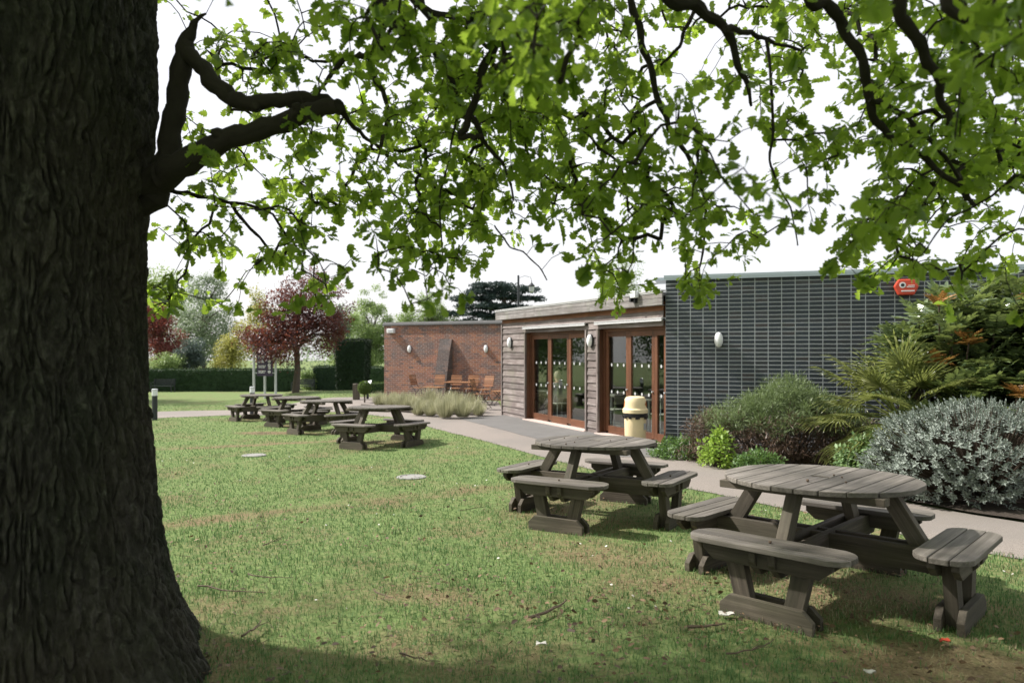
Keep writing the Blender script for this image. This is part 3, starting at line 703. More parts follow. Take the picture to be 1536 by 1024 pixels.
em = mb.build('emblem', M['white_ink'], t)
mb = MB(); mb.prism([(-.06 + .028 * math.cos(q), .04 + .028 * math.sin(q)) for q in np.linspace(0, 2 * PI, 16, endpoint=False)], .0945, .097, M_=Mx); mb.build('emblem_dot', M['dark_post'], em)

# ------------------------------------------------------------------ old red brick garden wall
A0 = Vector((-5.0, 26.6)); B0 = Vector((-.31, 24.5)); dv = (B0 - A0).normalized(); WA = math.atan2(dv.y, dv.x); WL = 9.0
rw = empty('garden_wall', (A0.x, A0.y, -.35), WA, 'old red brick garden wall with dark coping and sloping buttress', 'wall')
mb = MB(); mb.box((WL / 2, .18, 1.46), (WL, .36, 2.92)); mb.build('wall', M['red_brick'], rw)
mb = MB(); mb.box((WL / 2, .18, 2.945), (WL + .1, .50, .05)); mb.prism([(-.03, 2.97), (.39, 2.97), (.34, 3.06), (.02, 3.06)], -.02, WL + .03, M_=Matrix(((0, 0, 1), (1, 0, 0), (0, 1, 0)))); mb.build('coping', M['lead'], rw)
bx = 2.55; ol = [(0, 2.38), (-.05, 2.38), (-.2, 2.0), (-.68, 0), (0, 0)]
mb = MB(); mb.prism(ol, bx, bx + .5, M_=Matrix(((0, 0, 1), (1, 0, 0), (0, 1, 0)))); mb.build('buttress', M['grey_brick'], rw)
wall_light(local(rw, (1.18, -.002, 2.02)), WA, 'white oval light on the red brick wall left of the buttress')
wall_light(local(rw, (4.45, -.002, 2.02)), WA, 'white oval light on the red brick wall right of the buttress')
t = empty('security_light', local(rw, (.38, -.002, 2.72)), WA, 'white boxy security light at the top left of the red brick wall', 'security light')
mb = MB(); mb.box((0, -.09, 0), (.30, .18, .17)); mb.build('housing', M['white_pl'], t, bevel=.02); mb = MB(); mb.box((.02, -.183, -.01), (.16, .012, .1)); mb.build('lens', M['grey_metal'], t)

# ------------------------------------------------------------------ litter bin
t = empty('litter_bin', (2.33, 12.85, -.2 + .024), R(38), 'cream litter bin with domed lid and black bag rim outside the doors', 'bin')
mb = MB(); mb.lathe([(.185, 0), (.195, .02), (.205, .5), (.207, .58)], 32); bd = mb.build('body', M['cream'], t, True)
mb = MB(); mb.lathe([(.20, .53), (.226, .535), (.232, .56), (.228, .60), (.20, .605)], 32)
for k in range(14):
    q = random.uniform(0, 2 * PI); mb.box((.226 * math.cos(q), .226 * math.sin(q), .535 + random.uniform(-.01, .0)), (.02, .05, .05), Matrix.Rotation(q, 3, 'Z') @ Matrix.Rotation(.25, 3, 'Y'))
mb.build('bag_rim', M['black_bag'], t, True)
mb = MB(); mb.lathe([(.21, .605), (.236, .61), (.238, .675), (.226, .69), (.212, .70), (.203, .80), (.196, .86), (.175, .90), (.13, .915), (.02, .92)], 36); lid = mb.build('lid', M['cream'], t, True)
for q0 in (-.95, 2.2):                                  # mouth openings in the lid
    mb = MB(); pts = [(-.11, .0), (-.02, .062), (.11, .062), (.11, -.055), (-.02, -.055)]
    vs = []
    nn = 9
    for j in range(nn):
        u = -.45 + .9 * j / (nn - 1); h = .058 * (1 if u > -.1 else max(0, (u + .45) / .35))
        for zz in (-h, h):
            z = .775 + zz; rr = np.interp(z, [.70, .80, .86], [.212, .203, .196]) + .003
            vs.append((rr * math.cos(q0 + u), rr * math.sin(q0 + u), z))
    mb.add(vs, [(2 * j, 2 * j + 2, 2 * j + 3, 2 * j + 1) for j in range(nn - 1)]); mb.build('mouth_flap', M['orange_dk'], lid, True)
mb = MB(); vs = []
for j in range(7):
    q = -1.55 + .5 * j / 6
    for z in (.30, .42): vs.append((.2035 * math.cos(q), .2035 * math.sin(q), z))
mb.add(vs, [(2 * j, 2 * j + 2, 2 * j + 3, 2 * j + 1) for j in range(6)]); mb.build('notice', M['grey_metal'], bd)

# ------------------------------------------------------------------ bollards, signboard, lectern, benches, lamp post
def bollard(x, y, label):
    t = empty('bollard', (x, y, g(x, y)), 0, label, 'bollard', 'lighting bollards on the lawn')
    mb = MB(); mb.lathe([(.075, -.05), (.075, .72), (.07, .725)], 20); mb.build('post', M['dark_post'], t, True)
    mb = MB(); mb.lathe([(.066, .725), (.08, .73), (.08, .885), (.066, .89)], 20); mb.build('lamp_head', M['lens'], t, True)
    mb = MB(); mb.lathe([(.083, .89), (.083, .915), (.06, .93)], 20); mb.build('cap', M['grey_metal'], t, True)
bollard(-10.56, 20.1, 'dark bollard with white lamp head standing alone right of the big trunk')
bollard(-8.75, 22.9, 'white topped bollard half hidden behind the farthest picnic table')

sx, sy = -10.9, 30.0; sz = g(sx, sy)
t = empty('signboard', (sx, sy, sz), R(3), 'dark purple signboard between three pale posts in front of the purple tree', 'sign')
for x, y in ((-.48, 0), (-.23, .75), (.45, .05)):
    mb = MB(); mb.lathe([(.052, -.1), (.052, 2.42), (.04, 2.43)], 14, (x, y, 0)); mb.build('post', M['grey_metal'], t, True)
mb = MB(); mb.box((.0, 0, 1.70), (.68, .03, 1.27)); pn = mb.build('panel', M['navy'], t)
mb = MB()
for z in (1.2, 1.7, 2.2):
    for x in (-.38, .37): mb.box((x, 0, z), (.12, .03, .035))
mb.build('bracket', M['grey_metal'], t)
mb = MB(); y = -.0165
rows = [(1.93, 1.0), (1.865, .8), (1.74, .62), (1.675, .85), (1.51, 1.0), (1.445, .9), (1.28, 1.0), (1.215, .9)]
for z, w in rows:                                          # two line entries: words made of letter high strokes
    x = -.28
    while x < -.28 + .31 * w:
        ww = random.uniform(.012, .02); mb.box((x + ww / 2, y, z), (ww, .003, random.choice((.034, .034, .046)))); x += ww + .007
def disc(cx, cz, r, yy, n=18): mb.add([(cx + r * math.cos(2 * PI * k / n), yy, cz + r * math.sin(2 * PI * k / n)) for k in range(n)], [tuple(range(n))])
for z in (1.90, 1.71, 1.545, 1.42, 1.25): disc(.19, z, .062, y)
mb.box((.14, y, 2.13), (.12, .003, .035)); mb.add([(.19, y - .002, 2.185), (.26, y - .002, 2.13), (.19, y - .002, 2.075)], [(0, 1, 2)])
tx = mb.build('lettering', M['white_ink'], pn)
mb = MB()
for z in (1.90, 1.71, 1.545, 1.42, 1.25): mb.box((.19 + random.uniform(-.01, .01), y - .003, z), (random.uniform(.02, .05), .003, random.uniform(.03, .06)))
mb.build('pictogram', M['navy'], pn)

lx, ly = -5.35, 25.2
t = empty('lectern_sign', (lx, ly, g(lx, ly)), R(-12), 'small slanted white information board on a grey post behind the clipped ball', 'sign')
mb = MB(); mb.box((0, 0, .28), (.07, .07, .66)); mb.build('post', M['dark_post'], t)
mb = MB(); mb.box((0, 0, .60), (.30, .20, .022), Euler((R(38), R(-20), 0)).to_matrix()); mb.build('board', M['grey_metal'], t)
px_, py_ = -5.7, 24.9
mb = MB(); mb.box((0, 0, .26), (.22, .22, .6)); mb.lathe([(.13, .56), (.14, .58), (.13, .6)], 4)
o = mb.build('timber_post', M['tableleg'], bevel=.01); o.location = (px_, py_, g(px_, py_)); tag(o, 'short square grey timber post left of the clipped ball', 'post')

def make_bench():
    t = empty('park_bench')
    mb = MB(); [mb.box((0, -.2 + .1 * k, .43), (1.5, .085, .03)) for k in range(5)]; mb.build('seat', M['dark_post'], t)
    mb = MB(); [mb.box((0, .26 + .02 * k, .56 + .1 * k), (1.5, .025, .08)) for k in range(4)]; mb.build('backrest', M['dark_post'], t)
    for x in (-.7, .7):
        for y, h in ((-.22, .65), (.25, .92)): 
            mb = MB(); mb.box((x, y, h / 2 - .04), (.06, .06, h + .08)); mb.build('leg', M['dark_post'], t)
        mb = MB(); mb.box((x, 0, .66), (.07, .56, .035)); mb.build('armrest', M['dark_post'], t)
    return t
b0 = make_bench()
for i, (px, d, lb) in enumerate(((244, 47.2, 'dark bench against the long hedge just right of the trunk'), (454, 46.5, 'dark bench at the hedge gap behind the purple tree trunk'))):
    o = b0 if i == 0 else copy_tree(b0); x = (px - CX) / F * d; o.location = (x, d, g(x, d)); tag(o, lb, 'bench', 'dark benches along the hedge')

lx, ly = .3, 32.0
t = empty('street_lamp', (lx, ly, -.6), 0, 'slim dark lamp post with hanging lantern rising behind the timber roof', 'street lamp')
mb = MB(); mb.tube([(0, 0, 0), (0, 0, 3), (0, 0, 5.75)], [.075, .06, .05], 10); mb.build('pole', M['dark_post'], t, True)
mb = MB(); mb.tube([(0, 0, 5.62), (.3, 0, 5.72), (.58, 0, 5.66), (.62, 0, 5.5)], .012, 6); mb.build('arm', M['dark_post'], t, True)
mb = MB(); mb.lathe([(.012, 5.52), (.03, 5.4), (.16, 5.26), (.15, 5.22)], 12, (.62, 0, 0)); ln = mb.build('lantern', M['dark_post'], t, True)
mb = MB(); mb.lathe([(.13, 5.22), (.10, 4.98), (.04, 4.95)], 12, (.62, 0, 0)); mb.build('lantern_glass', M['grey_metal'], ln, True)

# ================================================================== PATIO FURNITURE
def slat_chair():
    t = empty('folding_chair')
    mb = MB(); [mb.box((0, -.17 + .075 * k, .45), (.40, .058, .018)) for k in range(6)]; mb.build('seat', M['teak'], t)
    mb = MB()
    for k in range(5): mb.box((0, .23 + .02 * k, .58 + .075 * k), (.40, .016, .058), Matrix.Rotation(-.25, 3, 'X'))
    mb.build('backrest', M['teak'], t)
    for x in (-.19, .19):
        mb = MB(); mb.tube([(x, -.25, 0), (x, .12, .44), (x, .21, .5), (x, .33, .92)], .011, 6); mb.build('leg', M['black_metal'], t)
        mb = MB(); mb.tube([(x * .9, .26, 0), (x * .9, -.16, .44)], .011, 6); mb.build('leg', M['black_metal'], t)
    mb = MB(); mb.tube([(-.19, -.23, .03), (.19, -.23, .03)], .009, 6); mb.tube([(-.17, .24, .03), (.17, .24, .03)], .009, 6); mb.build('stretcher', M['black_metal'], t)
    return t
ch0 = slat_chair(); CH = [(-3.35, 24.55, 62, 'folding slat chair at the left end of the patio, turned toward its right'),
    (-2.72, 24.45, -20, 'folding slat chair with its back against the foot of the brick buttress'),
    (-2.05, 24.05, -14, 'folding slat chair behind the long patio table, the one nearer the buttress'),
    (-1.45, 23.8, -18, 'folding slat chair in the middle of the row behind the long patio table'),
    (-.95, 23.3, -35, 'folding slat chair behind the long patio table beside the pale timber corner'),
    (-.92, 20.9, 75, 'folding slat chair seen broadside in front of the patio table, nearest the timber wall'),
    (-.42, 22.4, -70, 'folding slat chair partly hidden by the timber wall corner, facing the table')]
for i, (x, y, a_, lb) in enumerate(CH):
    o = ch0 if i == 0 else copy_tree(ch0); o.location = (x, y, g(x, y) + .024); o.rotation_euler = (0, 0, R(a_)); tag(o, lb, 'chair', 'folding slat chairs on the patio')
def slat_table(L, W):
    t = empty('patio_table'); mb = MB(); n = 9
    for k in range(n): mb.box((0, -W / 2 + W * (k + .5) / n, .72), (L, W / n - .01, .022))
    mb.build('tabletop', M['teak'], t)
    for x in (-L * .35, L * .35):
        for s in (-1, 1):
            mb = MB(); mb.tube([(x, s * W * .42, 0), (x + .01 * s, -s * W * .3, .70)], .013, 6); mb.build('leg', M['black_metal'], t)
    mb = MB(); mb.tube([(-L * .35, 0, .35), (L * .35, 0, .35)], .011, 6); mb.build('stretcher', M['black_metal'], t); return t
o = slat_table(1.15, .7); o.location = (-1.72, 22.9, g(-1.72, 22.9) + .024); o.rotation_euler = (0, 0, R(-20)); tag(o, 'long slatted patio table between the row of chairs and the pale grasses', 'table', 'slatted patio tables')
o = slat_table(.7, .6); o.location = (-2.75, 23.65, g(-2.75, 23.65) + .024); o.rotation_euler = (0, 0, R(-15)); o.scale = (1, 1, .72); tag(o, 'small low slatted table in front of the chair by the buttress', 'table', 'slatted patio tables')

# ------------------------------------------------------------------ inside the pavilion
def inside(x, y, z=0.02): return local(pav, (x, y, z))
def cafe_table(x, y, lb):
    t = empty('cafe_table', inside(x, y), 0, lb, 'table', 'cafe tables behind the glass')
    mb = MB(); mb.lathe([(.36, .72), (.37, .73), (.37, .75), (.36, .755)], 24); mb.build('tabletop', M['int_pale'], t, True)
    mb = MB(); mb.lathe([(.22, 0), (.22, .015), (.03, .03), (.03, .72)], 16); mb.build('pedestal', M['grey_metal'], t, True)
def cafe_chair(x, y, rz, lb):
    t = empty('cafe_chair', inside(x, y), UA + rz, lb, 'chair', 'cafe chairs behind the glass')
    mb = MB(); mb.box((0, 0, .45), (.40, .40, .025)); mb.build('seat', M['int_pale'], t, bevel=.01)
    mb = MB(); mb.box((0, .2, .72), (.38, .02, .28)); mb.build('backrest', M['int_pale'], t, bevel=.01)
    for sx_ in (-.17, .17):
        for sy_ in (-.17, .19):
            mb = MB(); mb.tube([(sx_, sy_, .44 if sy_ < 0 else .85), (sx_ * 1.1, sy_ * 1.1, 0)], .011, 6); mb.build('leg', M['grey_metal'], t)
cafe_table(5.46, -.66, 'pale round cafe table behind the far glazed doors, between the two seated people')
cafe_table(3.1, -.95, 'pale round cafe table behind the near pane of the far glazed doors')
cafe_table(1.75, -1.0, 'pale round cafe table behind the doors next to the dark brick wall')
cafe_chair(2.7, -.75, R(100), 'pale cafe chair behind the near pane of the far glazed doors')
cafe_chair(1.2, -.95, R(80), 'pale cafe chair behind the doors next to the dark brick wall')

def person(name, joints, edges, rad, loc, rz, mats, hairbox, label):
    me = bpy.data.meshes.new(name); me.from_pydata(joints, edges, []); o = bpy.data.objects.new(name, me); COL.objects.link(o)
    sk = o.modifiers.new('skin', 'SKIN'); sk.use_smooth_shade = True
    for i, r in enumerate(rad): me.skin_vertices[0].data[i].radius = (r if isinstance(r, tuple) else (r, r))
    me.skin_vertices[0].data[0].use_root = True
    ss = o.modifiers.new('sub', 'SUBSURF'); ss.levels = 2; ss.render_levels = 2
    dg = bpy.context.evaluated_depsgraph_get(); m2 = bpy.data.meshes.new_from_object(o.evaluated_get(dg)); o.modifiers.clear(); o.data = m2
    m2.materials.clear(); [m2.materials.append(M[k]) for k in mats]
    for p in m2.polygons:
        c = p.center; p.use_smooth = True
        p.material_index = 0 if (c.z > 1.02 and abs(c.x) < .13 and c.y > -.16) or (c.y < -.42 and c.z > .6) else (1 if c.z > .50 and not (c.y < -.18 and c.z < .62) else 2)
    o.location = loc; o.rotation_euler = (0, 0, rz); tag(o, label, 'person', 'people seated inside the cafe')
    vs, fs = hairbox; h = MB(); h.add(vs, fs); h.build('hair', M['hair_' + name[-1]] if ('hair_' + name[-1]) in M else M['hair_a'], o, True)
    o.name = 'person'
    return o
M['skin'] = plain('skin', (.52, .32, .23), .5, 0, .05); M['jacket'] = plain('dark_navy_jacket', (.02, .022, .032), .8); M['top_light'] = plain('pale_lilac_top', (.42, .36, .40), .8)
M['trousers'] = plain('dark_trousers', (.03, .032, .04), .8); M['hair_a'] = plain('dark_brown_hair', (.05, .03, .02), .6); M['hair_b'] = plain('fair_grey_hair', (.42, .34, .24), .6)
def seated():
    # facing -y; pelvis at seat height .50 ; one connected skeleton with fingers
    J = [(0, 0, .53), (0, .02, .68), (0, .01, .84), (0, -.01, .98), (0, -.02, 1.05), (0, -.035, 1.12), (0, -.04, 1.19), (0, -.03, 1.255)]
    Rr = [(.16, .12), (.145, .105), (.165, .11), (.13, .085), (.05, .05), (.066, .078), (.078, .095), (.062, .075)]
    E = [(0, 1), (1, 2), (2, 3), (3, 4), (4, 5), (5, 6), (6, 7)]
    def chain(a, pts, rr):
        for p, r in zip(pts, rr): J.append(p); Rr.append(r); E.append((a, len(J) - 1)); a = len(J) - 1
        return a
    for s in (-1, 1):
        w = chain(3, [(s * .17, 0, .96), (s * .215, -.03, .84), (s * .235, -.06, .71), (s * .16, -.24, .745), (s * .11, -.36, .775), (s * .09, -.43, .78)], [.062, .05, .043, .036, .028, .034])
        for f in range(4):
            x = s * (.125 - .022 * f); L = (.06, .07, .075, .062)[f]
            chain(w, [(x, -.455, .782), (x, -.455 - L * .6, .776), (x, -.455 - L, .766)], [.010, .009, .008])
        chain(w, [(s * .055, -.42, .785), (s * .04, -.45, .78)], [.011, .009])
        chain(0, [(s * .09, -.05, .52), (s * .11, -.25, .52), (s * .115, -.44, .50), (s * .115, -.44, .28), (s * .115, -.42, .09), (s * .12, -.47, .045), (s * .125, -.58, .03)], [.085, .08, .062, .055, .04, .042, .03])
    chain(5, [(0, -.115, 1.125)], [.012])                     # nose
    for s in (-1, 1): chain(6, [(s * .083, -.025, 1.16)], [.014])   # ears
    return J, E, Rr
def hair_cap(long=False):
    vs, fs = [], []; n = 16; rings = 6
    for j in range(rings):
        q = (j / (rings - 1)) * (PI * .62 if not long else PI * .72)
        for k in range(n):
            u = 2 * PI * k / n; fr = max(0, -math.sin(u)); qq = q * (1 - .42 * fr)
            vs.append((.092 * math.sin(qq) * math.cos(u), -.03 + .108 * math.sin(qq) * math.sin(u), 1.205 + .112 * math.cos(qq)))
    fs = [(j * n + k, j * n + (k + 1) % n, (j + 1) * n + (k + 1) % n, (j + 1) * n + k) for j in range(rings - 1) for k in range(n)]
    return vs, fs
J, E, Rr = seated()
pA = person('person_a', J, E, Rr, inside(6.0, -.62, -.03), UA - PI / 2, ('skin', 'jacket', 'trousers'), hair_cap(), 'person in a dark jacket seated behind the farthest glass pane')
pB = person('person_b', J, E, Rr, inside(4.93, -.58, -.03), UA + PI / 2, ('skin', 'top_light', 'trousers'), hair_cap(True), 'fair haired person in a pale top seated behind the middle glass pane')
cafe_chair(6.07, -.62, -PI / 2, 'pale cafe chair under the person in the dark jacket')
cafe_chair(4.86, -.58, PI / 2, 'pale cafe chair under the fair haired person')

# ================================================================== THE BIG OAK
oak = empty('oak_tree', (-2.4, 3.22, g(-2.4, 3.22)), 0, 'huge old tree with furrowed dark trunk and lobed green leaves overhanging the lawn', 'tree')
OC = np.array([-2.4, 3.22])
def trunk():
    nt_, nz = 1100, 860
    th = np.linspace(0, 2 * PI, nt_, endpoint=False); zz = np.concatenate([np.linspace(-.25, 4.2, nz - 60), np.linspace(4.23, 9, 60)])
    T, Zz = np.meshgrid(th, zz)
    h = Zz - .05
    r = np.interp(h, [-.3, 0, .2, .45, .7, 1.0, 1.45, 1.85, 2.3, 2.75, 3.6, 5, 7, 9], [1.06, .90, .795, .715, .67, .635, .60, .59, .605, .635, .62, .50, .38, .25])
    # root flare lobes
    r = r + .10 * np.exp(-np.clip(h + .25, 0, 9) / .35) * (np.cos(T * 5 + .6) + .5 * np.cos(T * 3 + 2)) + .018 * np.cos(T * 3 + h * .8) + .012 * np.cos(T * 7 - h * 1.3 + 1)
    # furrowed plates: cellular ridges, wrapped round the trunk
    nc = 86; u = T / (2 * PI) * nc; v = h / .135
    def hsh(i, j, k): return np.modf(np.abs(np.sin((i % nc) * 127.1 + j * 311.7 + k * 74.7) * 43758.5453))[0]
    def vn(a_, b_, k):                                   # value noise wrapped round the trunk
        i, j = np.floor(a_), np.floor(b_); fa, fb = a_ - i, b_ - j; fa = fa * fa * (3 - 2 * fa); fb = fb * fb * (3 - 2 * fb)
        return (hsh(i, j, k) * (1 - fa) + hsh(i + 1, j, k) * fa) * (1 - fb) + (hsh(i, j + 1, k) * (1 - fa) + hsh(i + 1, j + 1, k) * fa) * fb - .5
    u0, v0 = u, h / .055
    u = u + 1.6 * vn(u0 * .5, h / .42, 5) + .35 * vn(u0, v0, 6); v = v + .7 * vn(u0, v0 * .6, 7)
    iu, iv = np.floor(u), np.floor(v); d1 = np.full(u.shape, 9.); d2 = np.full(u.shape, 9.); hh = np.zeros(u.shape)
    for a in (-1, 0, 1):
        for b_ in (-2, -1, 0, 1, 2):
            ci, cj = iu + a, iv + b_
            px_ = ci + .5 + .6 * (hsh(ci, cj, 1) - .5); py_ = cj + .5 + .9 * (hsh(ci, cj, 2) - .5)
            dd = np.hypot(u - px_, (v - py_) * .34); nearer = dd < d1
            d2 = np.where(nearer, d1, np.minimum(d2, dd)); hh = np.where(nearer, hsh(ci, cj, 3), hh); d1 = np.where(nearer, dd, d1)
    plate = smooth(.0, .26, d2 - d1 + .10 * vn(u0 * 4, v0 * 2, 8))
    rough_ = vn(u0, v0 * .5, 9) * .008 + vn(u0 * 3, v0 * 1.5, 10) * .005 + vn(u0 * 5, v0 * 2, 11) * .003
    fine = sum(np.sin(T * nc * k_ + h * q + s_) * a_ for k_, q, s_, a_ in ((3, 21, 0, .0016), (5, 47, 1, .0012), (8, 77, 2, .0009), (2, 60, 4, .0014)))
    disp = .034 * plate * (.62 + .5 * hh) + (fine + rough_) * (.35 + .65 * plate) - .02
    r = r + disp
    Xx = OC[0] + np.cos(T) * r; Yy = OC[1] + np.sin(T) * r + .0
    V = np.stack([Xx - OC[0], Yy - OC[1], Zz], -1).reshape(-1, 3)
    k = np.arange(nt_ * nz).reshape(nz, nt_); k2 = np.roll(k, -1, 1)
    q = np.stack([k[:-1], k2[:-1], k2[1:], k[1:]], -1).reshape(-1, 4)
    V[:, 2] -= oak.location.z
    return mesh_np('trunk', V, q, M['bark'], oak, rnd=hh.ravel(), smooth_f=True)
trunk()
OB = Vector(oak.location)
# main branches, followed from the photograph and given their own depths: (points px,py,depth), (radius px at 1020/3 m)
def br(pts, dz0, dz1, w0, w1, up=None):
    n = len(pts); out = []
    for i, (px, py) in enumerate(pts):
        t = i / max(1, n - 1); d = dz0 + (dz1 - dz0) * t
        p = at(px, py, d); wd = w0[i] if hasattr(w0, '__len__') else w0 + (w1 - w0) * t; out.append((p, wd * .5 / F * d))
    if up is not None: out = [(out[0][0] + (Vector(up[-1]) - out[0][0]) * .2 + Vector((0, 0, .35)), out[0][1] * 1.1)] + out; out = [(Vector(q), out[0][1] * (1.9 - .6 * i / len(up))) for i, q in enumerate(up)] + out
    return out
HUB = (-2.1, 3.0, 4.6); H1 = (-1.0, 2.9, 4.6); H2 = (.2, 2.9, 4.35); H3 = (1.2, 2.6, 4.2); H4 = (2.2, 2.4, 4.0)
BR = [
 br([(140, 330), (205, 290), (238, 268), (268, 250), (330, 214), (400, 192), (466, 168), (508, 157)], 3.45, 3.02, (30, 40, 44, 40, 32, 29, 27, 20), 0),
 br([(165, 345), (225, 300), (240, 268), (257, 200), (267, 135), (278, 72), (290, 38), (308, 20)], 3.4, 3.2, (34, 38, 36, 31, 30, 26, 11, 3), 0),
 br([(277, 75), (300, 98), (330, 134), (370, 155), (430, 148), (490, 152), (512, 168)], 3.25, 3.1, (22, 24, 26, 24, 20, 18, 15), 0),
 br([(508, 157), (530, 190), (560, 215), (600, 250)], 3.05, 3.3, 9, 3),
 br([(180, 276), (236, 283), (280, 290), (330, 300), (395, 312), (450, 322)], 3.5, 4.0, 9, 3),
 br([(345, 305), (375, 342), (410, 378), (440, 402)], 3.7, 4.0, 6, 2.5),
 br([(572, -20), (575, 20), (570, 50), (553, 82), (530, 85), (498, 108), (476, 146)], 3.3, 3.2, 17, 5, [HUB, H1]),
 br([(530, 85), (480, 93), (456, 86), (433, 74), (377, 88)], 3.25, 3.5, 5, 2.5),
 br([(553, 82), (559, 113), (582, 156), (578, 195), (566, 240)], 3.3, 3.0, 10, 3),
 br([(565, -20), (585, 30), (610, 51), (649, 78), (668, 104), (690, 150)], 3.0, 3.2, 18, 6, [H1]),
 br([(625, -20), (640, 15), (690, 30), (712, 50), (740, 80)], 3.4, 3.5, 12, 5, [H1]),
 br([(738, -20), (742, 58), (723, 110), (707, 168), (690, 204)], 2.9, 2.9, 15, 10, [H1, H2]),
 br([(690, 204), (715, 206), (722, 204)], 2.9, 2.85, 9, 7),
 br([(707, 172), (731, 219), (758, 252), (770, 300)], 2.9, 3.1, 8, 3),
 br([(742, 95), (762, 148), (782, 196), (800, 260)], 2.9, 3.2, 8, 3),
 br([(950, -20), (961, 50), (977, 110), (996, 172), (1012, 205), (1042, 250), (1055, 290), (1058, 340), (1050, 400)], 3.1, 3.3, 12, 3, [H2, H3]),
 br([(1046, 5), (1030, 40), (1015, 75), (990, 98)], 3.0, 3.1, 7, 4),
 br([(1000, -20), (1040, 8), (1085, 42), (1113, 108), (1128, 160)], 2.8, 3.0, 24, 4, [H3]),
 br([(1150, 60), (1160, 180), (1155, 240), (1169, 281), (1188, 319), (1196, 368)], 2.9, 3.0, 5, 2),
 br([(1085, 42), (1120, 48), (1150, 60), (1200, 75)], 2.8, 3.0, 10, 4),
 br([(1215, -20), (1240, 8), (1272, 50), (1300, 117), (1306, 165), (1333, 202), (1380, 232), (1441, 283), (1462, 308)], 2.5, 2.8, 19, 6, [H3, H4]),
 br([(1303, 150), (1345, 165), (1390, 207), (1425, 245), (1450, 300)], 2.6, 2.8, 9, 4),
 br([(1350, -20), (1371, 52), (1400, 103), (1413, 145), (1424, 186)], 2.2, 2.4, 20, 9, [H4]),
 br([(1415, -20), (1488, 42), (1550, 92), (1600, 150)], 1.9, 2.0, 17, 10, [H4]),
 br([(1510, 276), (1470, 305), (1420, 332), (1385, 380)], 2.7, 2.8, 4, 2),
 br([(742, 338), (765, 370), (785, 378), (812, 405), (820, 420)], 3.1, 3.1, 2.6, 2),
 br([(690, 150), (675, 230), (660, 300), (665, 400)], 3.2, 3.3, 4, 2),
]
def catmull(P, m=5):
    out = []
    for i in range(len(P) - 1):
        p0, p1, p2, p3 = P[max(i - 1, 0)], P[i], P[i + 1], P[min(i + 2, len(P) - 1)]
        for k in range(m):
            t = k / m; a = [.5 * (2 * b1 + (b2 - b0) * t + (2 * b0 - 5 * b1 + 4 * b2 - b3) * t * t + (3 * b1 - b0 - 3 * b2 + b3) * t ** 3) for b0, b1, b2, b3 in zip(p0, p1, p2, p3)]
            out.append(a)
    out.append(list(P[-1])); return out
NODES = []; nodeR = []
for i, b_ in enumerate(BR):
    P = catmull([(p.x, p.y, p.z, r) for p, r in b_], 5)
    ph = random.uniform(0, 9); q = []
    for k, (x, y, z, r) in enumerate(P):
        w = min(.006, r * .5); q.append((Vector((x + w * math.sin(k * 1.1 + ph), y + w * math.cos(k * .9 + ph), z + w * math.sin(k * 1.7 + ph * 2))), max(r, .0016) * (1 + .10 * math.sin(k * 2.3 + ph))))
    mb = MB(); mb.tube([p - OB for p, r in q], [r for p, r in q], 14 if i < 3 else 9)
    if i in (0, 2):                                          # knuckles and burrs where old shoots were cut
        for _ in range(5):
            p, r = q[random.randrange(len(q) // 2, len(q) - 3)]; d = Vector((random.uniform(-1, 1), random.uniform(-1, .5), random.uniform(-1, 1))).normalized()
            mb.tube([p - OB, p - OB + d * r * 1.25, p - OB + d * r * 1.7], [r * .7, r * .6, r * .2], 7)
    mb.build('branch', M['limb'], oak, True)
    st = 5 if b_[0][0].z > 4.05 else 0
    for p, r in q[st * 2:]: NODES.append(p); nodeR.append(r)
# overhead limbs carrying the rest of the crown (above the frame)
for e, r0 in (((6.0, 1.6, 7.2), .16), ((4.2, 4.2, 6.4), .14), ((1.0, 7.4, 7.4), .15), ((-5.5, 7.2, 8.0), .15), ((-7.5, 2.5, 7.5), .16), ((-3, -2.8, 8.2), .15), ((2.6, -2.2, 7.4), .15), ((2.4, 2.35, 4.05), .10)):
    a_ = Vector(HUB) if e[2] < 5 else Vector((-2.35, 3.1, random.uniform(4.6, 6.5))); e = Vector(e)
    P = catmull([(*a_, r0), (*(a_.lerp(e, .35) + Vector((0, 0, .35 if e.z > 5 else .1))), r0 * .75), (*(a_.lerp(e, .7) + Vector((.1, .1, .2))), r0 * .5), (*e, r0 * .2)], 6)
    mb = MB(); mb.tube([Vector(p[:3]) - OB for p in P], [p[3] for p in P], 9); mb.build('branch', M['limb'], oak, True)

